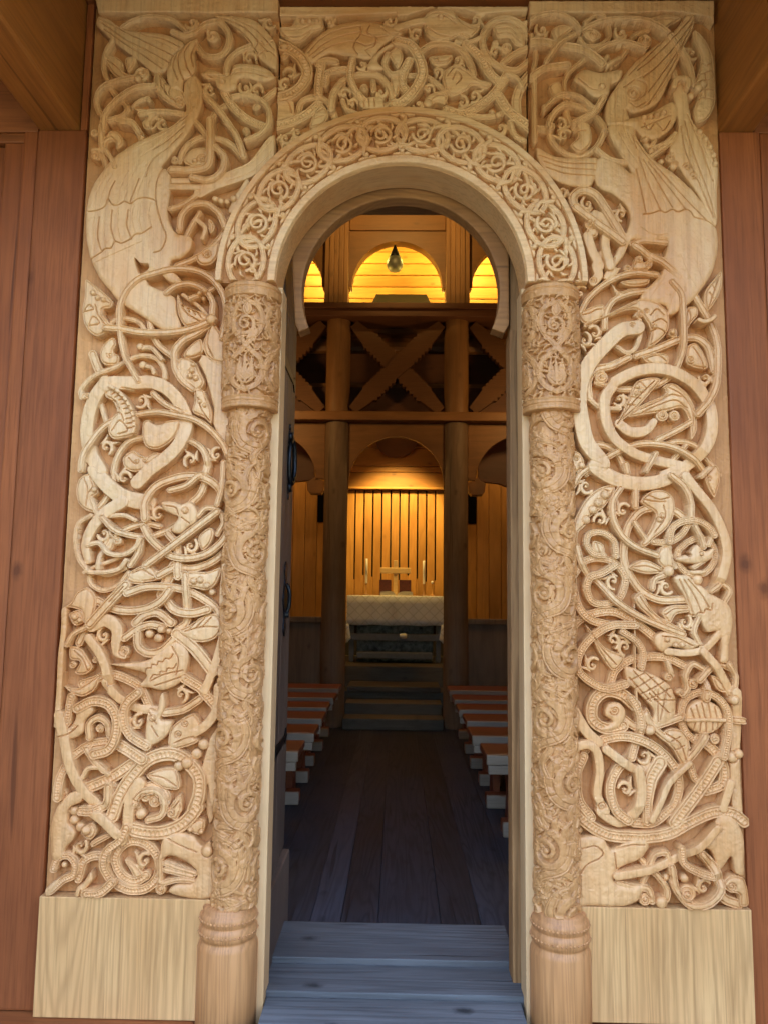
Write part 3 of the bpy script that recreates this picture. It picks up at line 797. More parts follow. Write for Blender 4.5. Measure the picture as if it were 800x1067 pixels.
r 38 0 688,2717 706,2656 730,2600 719,2604 726,2567 706,2541
s 14 0 706,2545
r 35 0 720,2808 760,2785 754,2675 767,2596
g 26 0 729,3055 782,3015 854,3008 908,3019 1013,3094
g 19 0 936,3063 982,3082 1023,3121
g 19 0 901,3097 927,3068 946,3092
d 12 0 910,3092
d 12 0 931,3053
d 12 0 971,3015
g 28 0 854,2686 892,2700 976,2694
g 29 0 860,2677 917,2638 991,2597
s 16 0 912,2612
s 16 0 877,2629
s 15 0 834,2596
s 15 0 905,2609
f 0 0 845,2590 867,2627 902,2620 916,2594 873,2583
g 18 0 736,2656 755,2612 775,2645
g 24 0 658,2425 687,2477 745,2532 809,2566 866,2578 940,2570
g 28 0 878,2664 945,2624 1007,2572 1061,2513 1108,2437 1138,2378 1153,2306 1152,2248 1149,2212 1140,2155 1111,2096 1068,2046
r 17 6 1079,2391 1096,2385 1121,2391 1135,2404
g 24 0 745,2365 750,2419 779,2470 836,2497 903,2509
g 25 0 992,2539 1024,2495 1029,2429 1030,2363 1027,2291 1007,2226 996,2204 940,2161 877,2144 800,2142 717,2165
f 0 0 777,2538 801,2508 843,2520 907,2516 836,2501 800,2479
f 0 0 805,2542 837,2553 915,2553 907,2535 836,2527
f 0 3 670,2382 742,2413 814,2450 877,2477 933,2466 976,2429 976,2363 944,2318 900,2296 911,2348 903,2377 862,2432 806,2426 742,2402 670,2367
s 15 0 873,2421
s 12 0 897,2428
i 0 0 911,2414 933,2436 960,2414
i 0 0 917,2384 946,2399 970,2385
i 0 0 913,2355 938,2363 965,2348
d 10 0 876,2399
d 8 0 924,2370
i 0 0 679,2377 771,2417 863,2461
r 58>62>51 0 861,2366 805,2355 747,2304 690,2238 658,2173 645,2108 652,2023 672,1938 725,1860 702,1854 767,1811 855,1794 935,1805 1016,1843
g 18 0 840,2373 858,2388 875,2362 870,2326 852,2288 824,2275 788,2297
s 12 0 841,2373
g 30 0 859,2267 943,2297 1021,2329 1077,2335 1118,2306 1133,2248 1139,2212
f 0 0 1048,2305 1076,2313 1109,2262 1115,2219 1073,2219 1039,2240
s 17 0 1053,2249
i 0 0 1062,2298 1088,2255 1101,2219
f 0 1 1176,2585 1176,2525 1153,2472 1122,2435 1108,2473 1118,2517 1147,2554
i 0 0 1165,2562 1146,2510 1126,2451
i 0 0 1139,2532 1149,2510
i 0 0 1128,2503 1141,2481
f 0 0 1043,2362 1036,2407 1052,2449 1082,2449 1088,2422 1065,2391
i 0 0 1052,2436 1058,2407 1047,2378
f 0 0 651,2418 743,2458 746,2413 672,2382
i 0 0 665,2416 693,2423 715,2435 736,2438
f 0 0 879,2260 929,2277 972,2269 972,2231 920,2225
i 0 0 893,2254 935,2265 963,2247
f 0 0 980,2363 1008,2367 1007,2334 979,2341
d 10 0 990,2352
f 0 0 697,2231 753,2238 810,2260 802,2232 753,2217
r 44>47>44 1 776,2163 829,2192 885,2209 948,2210 1010,2190 1071,2151 1114,2091 1123,2020 1106,1949 1063,1889 1007,1847 951,1825
r 43>39 0 765,2145 740,2102 742,2017 772,1953 836,1905 918,1881 1007,1861
g 28 0 685,2105 684,2170 711,2209 767,2224 830,2257
s 25 0 731,2184
g 19 0 719,2072 691,2098 685,2123
f 0 3 764,1987 798,2045 827,2110 856,2167 905,2183 943,2176 904,2123 854,2066 797,2016
i 0 0 783,2010 841,2089 919,2168
d 8 0 856,2146
d 8 0 869,2132
d 8 0 852,2121
i 0 0 834,2110 869,2103
i 0 0 820,2081 847,2078
i 0 0 867,2167 890,2139
f 0 2 861,2074 903,2096 959,2125 952,2150 988,2162 1030,2133 1057,2090 1069,2041 1067,1984 1046,1954 1041,2019 1015,2069 971,2060 930,2052 888,2045 822,2037
s 22 0 947,2043
s 21 0 990,2043
i 0 0 868,2064 931,2093 980,2118 1014,2111
i 0 0 874,2053 937,2082 993,2097 1034,2069
i 0 0 967,2147 1015,2118 1048,2069 1056,2005
i 0 0 988,2154 1029,2118 1061,2055
r 39>43>29 0 790,2010 831,1981 887,1988 914,2019
g 25 0 927,1953 997,1989 1046,2018
g 25 0 673,1829 726,1875 788,1911 858,1938 913,1940 982,1925 1049,1885 1097,1837
g 25 0 696,1938 747,1930 788,1896 816,1831
g 21 0 954,1939 1010,1950 1064,1935 1104,1886 1147,1830
g 21 0 880,1838 916,1902
g 21 0 984,1881 1033,1938
g 17 0 757,2067 795,2067
f 0 0 619,1910 650,1903 665,1861 635,1831 622,1832
d 12 0 653,1857
s 12 0 636,1882
g 21 0 1111,2091 1082,2048
g 25 0 811,1862 817,1833
g 25 0 846,1794 842,1711
g 25 0 621,1782 651,1829 699,1861
f 0 2 617,1639 642,1698 686,1757 745,1787 772,1782 751,1734 729,1705 677,1667 662,1638 640,1616 632,1565 616,1550
i 0 0 730,1772 748,1765
d 15 0 733,1750
d 15 0 709,1722
d 15 0 689,1697
d 15 0 666,1661
g 26 0 629,1566 646,1508 674,1465 698,1451 766,1376 833,1331 915,1293 993,1264
g 25 0 787,1774 760,1728 762,1662 792,1604 838,1567 910,1539
g 31 0 1022,1669 983,1698 932,1708 867,1699 822,1648 803,1582 801,1517 825,1460 858,1415 917,1384 1012,1385
g 26 0 970,1823 1014,1781 1034,1730 1034,1678
r 37 0 1019,1820 1057,1768 1106,1703 1141,1623 1153,1550 1134,1467 1118,1427
f 0 1 860,1729 898,1767 941,1772 978,1745 980,1687 952,1634 908,1597 871,1567 855,1574 888,1626 911,1686 874,1715
i 0 0 890,1752 926,1737 962,1745
i 0 0 940,1716 946,1679 908,1620
i 0 0 875,1737 911,1730 947,1730
d 9 0 924,1664
d 9 0 935,1679
b 26 0 954,1588 967,1634 1003,1658 1054,1662 1097,1637 1113,1611
b 26 0 904,1586 958,1586 1002,1614 1026,1650
g 22 0 1046,1643 1067,1600 1074,1569
g 19 0 1120,1637 1091,1577
f 0 0 1088,1819 1133,1865 1148,1828 1139,1782 1122,1745 1095,1797
s 13 0 1102,1813
b 25 0 1023,1585 1059,1601 1102,1593 1122,1550 1110,1506 1077,1477 1027,1475 992,1511 993,1555 1023,1585
F 0 5 976,1525 1022,1549 1051,1578 1081,1556 1110,1566 1102,1528 1049,1511 1021,1511
h 0 0 1011,1547 1022,1552 1033,1541 1021,1533
d 7 0 1065,1545
g 19 0 1042,1498 1086,1528
f 0 2 813,1494 863,1523 906,1511 942,1481 905,1473 861,1473
i 0 0 826,1496 876,1500 926,1482
f 0 2 914,1517 921,1562 950,1575 972,1534 964,1481 941,1488
b 16 0 958,1570 960,1533 977,1497
g 22 0 895,1421 904,1453 951,1475
d 19 0 952,1483
b 24 0 726,1537 690,1543 669,1574 676,1609 720,1618 763,1589 771,1535
f 0 1 691,1587 727,1574 727,1537 690,1545
i 0 0 701,1581 712,1545
b 28 0 615,1461 660,1514 711,1527 769,1509 804,1459 803,1437 781,1387 727,1364 682,1375 664,1420 676,1458 717,1473 769,1506
g 21 0 837,1656 865,1612 879,1591
f 0 0 1121,1498 1151,1514 1135,1455 1111,1427
g 19 0 1074,1820 1104,1850
b 31 0 616,1480 622,1404 637,1351 673,1312 752,1291
b 33 0 612,1279 643,1312 704,1335 765,1338 840,1299 917,1238
b 30 0 828,1293 749,1291 680,1252 634,1193 627,1141 670,1097 729,1075 791,1091
b 26 0 786,1270 831,1239 854,1196 847,1150
f 0 1 660,1293 682,1269 725,1217 793,1180 753,1134 709,1187 687,1230
i 0 0 669,1276 709,1217 761,1157
b 31 0 743,1087 761,1134 814,1172 875,1184 942,1181 1005,1153
g 19 0 942,1167 954,1123
s 16 0 943,1115
F 0 2 793,1150 829,1144 896,1122 947,1086 968,1034 966,1039 959,980 908,949 884,956 887,1001 858,1038 814,1081 805,1084
i 0 0 813,1106 858,1129
i 0 0 827,1077 888,1115
i 0 0 841,1055 925,1100
i 0 0 856,1033 947,1078
i 0 0 821,1136 908,1041
i 0 0 858,1135 946,1049
i 0 0 805,1113 878,1033
i 0 0 888,1038 962,1039
i 0 0 873,1060 939,995
i 0 0 903,1068 901,965
i 0 0 934,1076 908,972
f 0 3 836,993 865,1010 886,972 915,936 966,907 1014,879 980,870 921,898 878,934 848,963 834,1376
f 0 3 829,1392 857,1409 879,1369 909,1332 961,1302 1009,1273 975,1264 915,1293 871,1330 841,1360
i 0 0 849,1392 879,1347 938,1298
f 0 1 926,1340 962,1364 1023,1361 1024,1343 977,1331 953,1301
i 0 0 939,1332 970,1352 1015,1352
F 0 3 971,1462 1011,1471 1056,1440 1107,1403 1160,1365 1170,1305 1156,1236 1146,1169 1122,1168 1126,1230 1118,1274 1080,1272 1066,1295 1052,1325 1029,1324 1008,1386
i 0 0 1022,1333 1041,1330 1052,1341 1067,1338 1075,1353 1094,1349 1099,1372
i 0 0 988,1454 1016,1386 1033,1330
i 0 0 1003,1454 1039,1394 1060,1341
i 0 0 1018,1455 1062,1402 1087,1357
g 22 0 1056,1330 1035,1273 1053,1232
r 28 0 1122,1267 1067,1214 1007,1200 939,1205
F 0 5 898,1257 930,1274 1005,1258 1050,1229 1018,1212 951,1220 920,1203 897,1227
i 0 0 922,1257 974,1250 1026,1225
d 9 0 936,1246
d 9 0 966,1227
d 9 0 989,1228
d 19 0 1057,1454
g 23 0 1096,1416 1132,1448 1125,1479
g 23 0 1132,1448 1162,1418 1144,1379
f 0 0 1027,1485 1087,1486 1072,1472 1034,1474
r 31 0 1062,1206 1106,1153 1149,1081 1178,1036
g 22 0 1065,1145 1028,1161 1002,1124 1008,1079 991,1055
s 19 0 1026,1094
s 14 0 984,1063
g 22 0 1153,1163 1174,1119 1163,1065
g 25 0 1045,1108 1076,1138 1122,1162 1160,1148
g 20 0 1061,1125 1074,1080 1065,1036
f 0 0 1091,1125 1120,1111 1141,1066 1111,1073
b 47>44 0 824,1019 776,1057 723,1064 682,1028 678,969 721,939 781,948
F 0 4 720,984 730,1021 768,1027 791,1000 783,963 743,932 699,936 744,963
s 19 0 752,1001
b 31 0 807,1044 834,1001 840,935 807,845
g 31 0 789,971 826,945 867,939
d 17 0 872,935
g 28 0 863,941 923,960 979,981
f 0 2 914,920 937,941 982,937 1008,901 1003,843 986,812 950,871 929,892
i 0 0 929,925 973,893 994,835
i 0 0 944,900 974,915
i 0 0 958,871 988,886
b 28 0 1120,852 1138,939 1137,1005 1105,1049 1060,1065 1007,1044 985,988 1000,930 1039,895
F 0 2 998,981 1014,1024 1060,1041 1111,1019 1126,979 1125,961 1086,930 1048,925 1012,945
r 14 5 998,972 1057,975 1126,974
i 0 0 1014,1011 1024,981
i 0 0 1033,1022 1043,982
i 0 0 1052,1030 1061,982
i 0 0 1074,1030 1081,982
i 0 0 1096,1019 1102,983
i 0 0 1027,963 1023,941
i 0 0 1046,963 1043,934
i 0 0 1064,964 1064,934
i 0 0 1087,964 1086,938
i 0 0 1105,964 1105,946
g 31 0 1076,1085 1067,1048
r 40 0 614,997 654,930 694,892
r 33 0 612,876 653,886 683,870 698,801 689,715 716,661 699,662 760,625 815,649 834,725
b 34 0 645,844 622,786 628,699 668,642
b 36 0 619,825 660,872 720,902 788,914 854,897 920,854 963,798 969,734 945,676 932,666 877,626 815,625
r 34 0 720,871 786,823 830,802 893,812
b 36 0 809,847 757,795 734,737 753,665 789,637
r 36 0 830,804 837,731 821,670 785,636
b 55>47>31 0 905,826 874,775 861,717 855,631
r 23 0 1001,828 932,762 901,697 870,639
g 28 0 1059,920 1024,865 970,799
b 39 0 1046,909 1098,864 1126,808 1117,758 1061,734
b 28 0 1008,821 1022,778 1043,760
b 48 0 1101,833 1043,749 981,669 951,630
r 37 0 1169,1068 1174,969 1164,845 1166,651
g 26 0 1124,976 1191,973
d 20 0 1153,849
d 16 0 1176,860
d 16 0 1160,1042
r 31 0 1143,762 1114,679
s 19 0 1096,908
s 19 0 702,682
f 0 0 1135,1079 1173,1087 1187,1057 1163,1028
b 44 0 601,676 651,624 721,587 798,580 852,580 930,594 1009,636 1087,667 1149,661 1183,637
F 0 2 1103,662 1149,649 1179,595 1180,513 1174,460 1150,467 1136,520 1097,480 1068,539 1037,554 1070,593
F 0 2 618,567 651,582 705,576 735,541 790,570 852,574 861,552 835,513 757,474 741,437 787,423 837,425 824,379 778,356 647,354 615,353
i 0 0 688,508 649,489 624,458
i 0 0 634,541 681,549 704,527 688,508
i 0 0 751,543 798,555 844,556
i 0 0 743,528 749,475
r 30 0 748,456 858,477 943,509 1030,555 1090,616
g 23 0 835,507 858,477 841,431
g 23 0 862,491 882,524 921,529 926,507
g 25 0 865,476 895,448 919,405 905,360
d 20 0 899,369
d 13 0 919,449
g 28 0 933,486 948,412 1001,362 1062,378 1096,423 1081,474 1037,531
s 31 0 986,398
d 16 0 980,446
b 28 0 968,547 974,502 1019,473 1069,458
g 36 0 1018,547 1074,489 1095,430 1109,386 1158,365
f 0 2 1102,429 1127,460 1174,455 1188,417 1186,364 1161,363 1155,400 1125,407
s 20 0 1133,427
g 25 0 752,430 802,417 856,411 867,374
s 21 0 844,377
p 0 -5 1152,730 1183,731 1184,670 1165,678
s 18 0 703,679
d 13 0 628,597
i 2 0 935,2996 959,2901 983,2816
i 2 0 952,2987 1012,2892 1037,2821
i 2 0 996,2949 1065,2873 1103,2793
i 2 0 907,2986 919,2901 925,2811
i 2 0 784,3111 810,3053 863,2986
i 2 0 811,3121 846,3053 889,2986
i 2 0 839,3130 873,3063 908,3025
i 2 0 884,2750 928,2722 981,2722
i 2 0 1050,3130 1087,2996 1135,2826
i 2 0 1104,3111 1141,3015 1159,2883
i 2 0 1078,3531 1011,3432 927,3364 872,3334
i 2 0 1107,3581 1058,3491 1001,3403 944,3315
i 2 0 1056,3422 999,3334 943,3256 897,3222
i 2 0 836,3354 808,3295 798,3237
i 2 0 808,3285 797,3217 804,3130
i 2 0 833,3217 828,3159 840,3101
i 1 0 1030,2642 1056,2569 1089,2510
i 1 0 1087,2650 1092,2583 1111,2532
i 1 0 971,2568 942,2524 913,2480
i 1 0 1028,2561 998,2495 982,2436
=TOP
p 0 10 -481,3641 -24,3640 -24,3612 -242,3602 -294,3599 -480,3601
p 0 10 -26,3640 480,3639 480,3621 402,3618 292,3608 215,3632 124,3640 20,3605 -25,3601
f 0 0 -476,3559 -430,3566 -418,3597 -373,3602 -312,3596 -308,3553 -345,3538 -390,3496 -429,3496 -475,3538
i 0 0 -463,3546 -404,3546 -320,3581
d 11 0 -385,3581
d 11 0 -359,3578
d 10 0 -333,3581
i 0 0 -449,3518 -397,3518 -352,3546
F 0 2 -377,3447 -351,3490 -306,3539 -242,3570 -164,3584 -98,3573 -33,3552 -4,3531 -46,3502 -84,3474 -122,3426 -187,3433 -233,3440 -285,3447 -349,3405
i 0 0 -363,3448 -305,3511 -228,3546 -163,3556
i 0 0 -356,3434 -298,3486 -228,3518 -163,3532
i 0 0 -343,3427 -285,3469 -221,3490 -182,3493
i 0 0 -163,3553 -161,3528 -182,3493 -188,3469 -174,3441
i 0 0 -124,3567 -137,3531 -104,3510 -110,3476 -142,3458 -123,3434
i 0 0 -163,3525 -111,3510 -59,3517
i 0 0 -175,3490 -136,3476 -97,3490
i 0 0 -85,3552 -46,3524 -20,3528
b 47 0 -481,3489 -435,3468 -388,3427 -364,3372 -379,3323 -417,3285 -468,3265
s 16 0 -453,3440
d 15 0 -454,3476
p 0 2 -485,3303 -436,3282 -413,3254 -408,3200 -479,3178
i 0 0 -468,3254 -436,3254 -422,3213
g 30 0 -323,3406 -284,3419 -255,3412
b 36 0 -308,3406 -318,3344 -320,3282
b 29 0 -294,3323 -286,3365 -238,3380 -202,3378
b 28 0 -190,3420 -200,3351 -178,3289 -142,3246
g 28 0 -270,3213 -262,3282 -218,3347 -135,3371 -83,3356 -49,3309 -42,3253 -81,3232
g 28 0 -396,3205 -384,3253 -339,3275 -294,3261 -262,3213 -252,3162
b 40 0 -481,3150 -427,3164 -363,3198 -319,3237
f 0 3 -338,3198 -306,3242 -278,3200 -297,3157 -349,3144
i 0 0 -318,3206 -299,3220
i 0 0 -331,3179 -292,3193
F 0 5 -166,3248 -133,3266 -75,3263 -67,3227 -48,3219 -132,3219 -158,3226
i 0 0 -146,3254 -145,3227
i 0 0 -126,3258 -126,3227
i 0 0 -107,3258 -104,3227
g 21 0 -226,3254 -209,3220 -167,3198
s 18 0 -147,3309
F 0 3 -122,3426 -46,3493 16,3510 20,3453 -20,3475 -52,3469 -96,3419 -73,3384 -135,3384
g 24 0 -57,3444 -70,3406 -44,3363 -6,3371
f 0 1 -52,3453 -20,3475 2,3441 -19,3384 -38,3412
s 11 0 -22,3403
f 0 0 -121,3344 -105,3344 -101,3296 -117,3289
f 0 0 -44,3351 -15,3351 -18,3282 -34,3275
b 36 0 23,3416 0,3364 0,3316 33,3278
b 42 0 -24,3493 28,3474 60,3425 75,3364 48,3296 -9,3237 -30,3234
r 28 0 -25,3552 33,3572 85,3582 140,3579
f 0 2 79,3600 124,3633 189,3630 215,3594 267,3566 294,3559 260,3515 228,3522 176,3502 131,3491 92,3516 77,3565
b 27 0 124,3559 176,3545 241,3517
i 0 0 91,3601 137,3615 195,3587
i 0 0 111,3591 150,3601 202,3566
i 0 0 92,3552 131,3524 195,3510
i 0 0 195,3615 221,3573 266,3545
d 10 0 143,3594
g 29 0 72,3458 112,3484 170,3484 221,3460 254,3411 268,3361
f 0 1 98,3432 151,3442 190,3440 170,3404 118,3402
s 15 0 125,3423
i 0 0 138,3413 170,3420 183,3433
g 22 0 25,3363 80,3363 125,3335 161,3299
f 0 2 80,3246 93,3275 145,3295 172,3282 158,3239 132,3248 100,3232
i 0 0 106,3254 138,3275 164,3268
d 17 0 97,3243
f 0 3 150,3344 160,3378 196,3400 241,3385 286,3344 338,3323 318,3301 266,3315 241,3294 183,3270 163,3294
i 0 0 170,3351 196,3385 234,3371 279,3333
i 0 0 189,3337 205,3371 222,3344 202,3316
b 18 0 177,3289 215,3295 260,3330
s 12 0 174,3299
b 38 0 167,3217 228,3200 292,3234 350,3289 391,3354
b 39 0 241,3485 292,3433 331,3364 369,3326
g 29 0 476,3513 447,3565 396,3590 344,3576 308,3531 305,3475 331,3419 382,3385 433,3378 480,3416
g 18 0 202,3495 254,3494 302,3517
f 0 2 343,3557 383,3570 428,3560 461,3523 461,3475 427,3480 402,3510 363,3510
s 22 0 395,3473
d 15 0 354,3496
i 0 0 357,3544 402,3551 441,3509
i 0 0 363,3527 402,3530 447,3489
g 30 0 382,3409 421,3440 476,3469
b 42 0 362,3275 400,3213 457,3164 479,3144
g 18 0 395,3357 433,3337 449,3306
g 40 0 432,3200 433,3275 459,3335 481,3364
g 24 0 254,3190 317,3188 372,3200
d 13 0 338,3213
d 11 0 362,3193
g 24 0 406,3166 425,3112 457,3091
g 18 0 447,3565 483,3579"""

def parse(txt):
    res, cur = {}, None
    for ln in txt.split('\n'):
        ln = ln.strip()
        if not ln: continue
        if ln[0] == '=':
            cur = res.setdefault(ln[1:], [])
            continue
        t = ln.split()
        pts = np.array([[float(v) for v in p.split(',')] for p in t[3:]])
        cur.append([t[0], [float(v) for v in t[1].split('>')], float(t[2]), pts])
    return res

def crom(P, step=3.0, closed=False):
    """centripetal-ish Catmull-Rom through P, sampled about every step mm"""
    P = np.asarray(P, float)
    n = len(P)
    if n < 3 and not closed:
        k = max(2, int(np.linalg.norm(P[1] - P[0]) / step) + 1)
        t = np.linspace(0, 1, k)[:, None]
        return P[0] * (1 - t) + P[1] * t
    if closed:
        Q = np.vstack([P[-1], P, P[0], P[1]])
        segs = n
    else:
        Q = np.vstack([2 * P[0] - P[1], P, 2 * P[-1] - P[-2]])
        segs = n - 1
    out = []
    for i in range(segs):
        p0, p1, p2, p3 = Q[i:i + 4]
        d1 = max(np.linalg.norm(p2 - p1), 1e-6); d0 = max(np.linalg.norm(p1 - p0), 1e-6); d2 = max(np.linalg.norm(p3 - p2), 1e-6)
        a0, a1, a2 = d0 ** .5, d1 ** .5, d2 ** .5
        m1 = (p2 - p1 + a1 * ((p1 - p0) / a0 - (p2 - p0) / (a0 + a1)))
        m2 = (p2 - p1 + a1 * ((p3 - p2) / a2 - (p3 - p1) / (a1 + a2)))
        k = max(2, int(d1 / step) + 1)
        t = (np.arange(k) / k)[:, None]
        out.append((2 * t**3 - 3 * t**2 + 1) * p1 + (t**3 - 2 * t**2 + t) * m1 + (-2 * t**3 + 3 * t**2) * p2 + (t**3 - t**2) * m2)
    if not closed:
        out.append(P[-1][None])
    return np.vstack(out)

def leafstroke(it, x, y, ang, L, bend, w, z=0):
    a = np.linspace(0, 1, 7)
    th = ang + bend * a
    d = np.stack([np.cos(th), np.sin(th)], 1) * (L / 6)
    P = np.vstack([[x, y], [x, y] + np.cumsum(d[:-1], 0)])
    it.append(['g' if w > 12 else 'r', [w * .5, w, w * .8, w * .25], z, P])

class Relief:
    def __init__(s, x0, x1, z0, z1, dx, depth=1.0):
        s.x0, s.z0, s.dx = x0, z0, dx
        s.nx = int((x1 - x0) / dx) + 1
        s.nz = int((z1 - z0) / dx) + 1
        s.H = np.zeros((s.nz, s.nx), np.float32)
        s.O = np.zeros((s.nz, s.nx), np.int8)
        s.X = x0 + np.arange(s.nx) * dx
        s.Z = z0 + np.arange(s.nz) * dx
        s.k = depth
    def win(s, a, b, c, d):
        i0 = max(0, int((a - s.x0) / s.dx)); i1 = min(s.nx, int((b - s.x0) / s.dx) + 2)
        j0 = max(0, int((c - s.z0) / s.dx)); j1 = min(s.nz, int((d - s.z0) / s.dx) + 2)
        return i0, i1, j0, j1
    def dist(s, C, pad):
        """distance to polyline C and arc length of the nearest point, inside a window"""
        i0, i1, j0, j1 = s.win(C[:, 0].min() - pad, C[:, 0].max() + pad, C[:, 1].min() - pad, C[:, 1].max() + pad)
        if i1 <= i0 or j1 <= j0: return None
        D = np.full((j1 - j0, i1 - i0), 1e6, np.float32)
        S = np.zeros_like(D)
        seg = np.linalg.norm(np.diff(C, axis=0), axis=1)
        acc = np.concatenate([[0], np.cumsum(seg)])
        for q in range(len(C) - 1):
            a, b = C[q], C[q + 1]
            k0, k1, l0, l1 = s.win(min(a[0], b[0]) - pad, max(a[0], b[0]) + pad, min(a[1], b[1]) - pad, max(a[1], b[1]) + pad)
            k0, k1, l0, l1 = max(k0, i0), min(k1, i1), max(l0, j0), min(l1, j1)
            if k1 <= k0 or l1 <= l0 or seg[q] < 1e-6: continue
            X = s.X[k0:k1][None, :] - a[0]; Z = s.Z[l0:l1][:, None] - a[1]
            u = (b - a) / seg[q]
            t = np.clip(X * u[0] + Z * u[1], 0, seg[q])
            d = np.hypot(X - t * u[0], Z - t * u[1])
            V = D[l0 - j0:l1 - j0, k0 - i0:k1 - i0]; T = S[l0 - j0:l1 - j0, k0 - i0:k1 - i0]
            m = d < V
            V[m] = d[m]; T[m] = (acc[q] + t)[m]
        return (i0, i1, j0, j1), D, S, acc[-1]
    def inside(s, C, w):
        i0, i1, j0, j1 = w
        X = s.X[i0:i1][None, :]; Z = s.Z[j0:j1][:, None]
        r = np.zeros((j1 - j0, i1 - i0), bool)
        n = len(C)
        for q in range(n):
            a, b = C[q], C[(q + 1) % n]
            if a[1] == b[1]: continue
            c = ((a[1] > Z) != (b[1] > Z))
            xs = (b[0] - a[0]) * (Z - a[1]) / (b[1] - a[1]) + a[0]
            r ^= c & (X < xs)
        return r
    def top(s, w, h, m, owner):
        i0, i1, j0, j1 = w
        V = s.H[j0:j1, i0:i1]; O = s.O[j0:j1, i0:i1]
        m = m & (h > V)
        V[m] = h[m]; O[m] = owner
    def fill(s, P, z, owner, flat=False):
        C = crom(P, 4.0, True) if not flat else np.asarray(P, float)
        r = s.dist(np.vstack([C, C[:1]]), 30)
        if r is None: return
        w, D, S, _ = r
        ins = s.inside(C, w)
        # distance may be unset far inside
        D = np.minimum(D, 30)
        e = np.where(ins, D, 0)
        if flat:
            h = 25 + z - 10 + 0 * e
            h = h - 3 * np.exp(-e / 1.8)
        else:
            h = 15.5 + z + 5.0 * (1 - np.exp(-e / 8.0)) + 3.5 * np.sqrt(np.clip(e / 2.6, 0, 1))
            if owner == 1 and D[ins].size and D[ins].max() > 11:
                h = h - 4.6 * np.exp(-((e - 6.5) / 1.6) ** 2)
        s.top(w, h.astype(np.float32) * s.k, ins, owner)
    def strand(s, C, widths, kind, zfun, owner):
        wmax = max(widths)
        r = s.dist(C, wmax / 2 + s.dx)
        if r is None: return
        w, D, S, Ltot = r
        t = np.clip(S / max(Ltot, 1e-6), 0, 1)
        hw = np.interp(t, np.linspace(0, 1, len(widths)), widths) / 2
        zz = zfun(S)
        e = hw - D
        rr = np.minimum(.28 * hw, 2.8)
        q = 1 - np.clip(e / rr, 0, 1)
        h = 20 + 4.0 * np.sqrt(np.clip(1 - q * q, 0, 1)) + zz
        u = D / hw
        if kind == 'g':
            h = h - 4.4 * np.exp(-((D - .58 * hw) / 1.45) ** 2) * np.clip((hw - 7) / 3, 0.35, 1)
        elif kind == 'b':
            h = h - 4.2 * np.exp(-((D - .62 * hw) / 1.6) ** 2)
            sp = .62 * hw
            ph = (S / np.maximum(sp, 1) ) % 1.0
            h = h - np.where(u < .40, 3.0 * np.clip(1 - ((ph - .5) * 2) ** 2 * 1.6 - (u / .42) ** 2, 0, 1), 0)
        else:
            h = h + 1.2 * (1 - u * u)
        s.top(w, h.astype(np.float32) * s.k, (e > 0), owner)
    def knife(s, C, depth=6.0, sig=1.7):
        r = s.dist(C, 6)
        if r is None: return
        (i0, i1, j0, j1), D, S, _ = r
        V = s.H[j0:j1, i0:i1]
        V -= np.where(V > 8 * s.k, depth * np.exp(-(D / sig) ** 2), 0).astype(np.float32) * s.k
    def bead(s, c, r, owner=1):
        i0, i1, j0, j1 = s.win(c[0] - r * 1.5, c[0] + r * 1.5, c[1] - r * 1.5, c[1] + r * 1.5)
        if i1 <= i0 or j1 <= j0: return
        d = np.hypot(s.X[i0:i1][None, :] - c[0], s.Z[j0:j1][:, None] - c[1])
        V = s.H[j0:j1, i0:i1]
        b = max(float(np.median(V[d < r])) if (d < r).any() else 0, 14 * s.k)
        V -= np.where((d > r) & (V > 8 * s.k), 3.0 * np.exp(-((d - r) / 1.8) ** 2), 0).astype(np.float32) * s.k
        h = b + (np.sqrt(np.clip(1 - (d / r) ** 2, 0, 1)) * min(r * .7, 8) - 1.0) * s.k
        m = d < r
        O = s.O[j0:j1, i0:i1]
        O[m & (O == 0)] = owner
        V[m] = h[m].astype(np.float32)
    def scroll(s, c, r, turns=1.6, flip=1, ph=0.0, owner=1):
        i0, i1, j0, j1 = s.win(c[0] - r, c[0] + r, c[1] - r, c[1] + r)
        if i1 <= i0 or j1 <= j0: return
        d = np.hypot(s.X[i0:i1][None, :] - c[0], s.Z[j0:j1][:, None] - c[1])
        h = 15 + 9 * np.sqrt(np.clip(1 - (d / r) ** 4, 0, 1))
        s.top((i0, i1, j0, j1), h.astype(np.float32) * s.k, d < r, owner)
        a = np.linspace(0, 1, int(40 * turns))
        rr = r * (.16 + .72 * a)
        th = flip * 2 * PI * turns * a + ph
        s.knife(np.stack([c[0] + rr * np.cos(th), c[1] + rr * np.sin(th)], 1), 4.5, max(1.5, r * .1))
        s.bead(c, r * .2, owner)

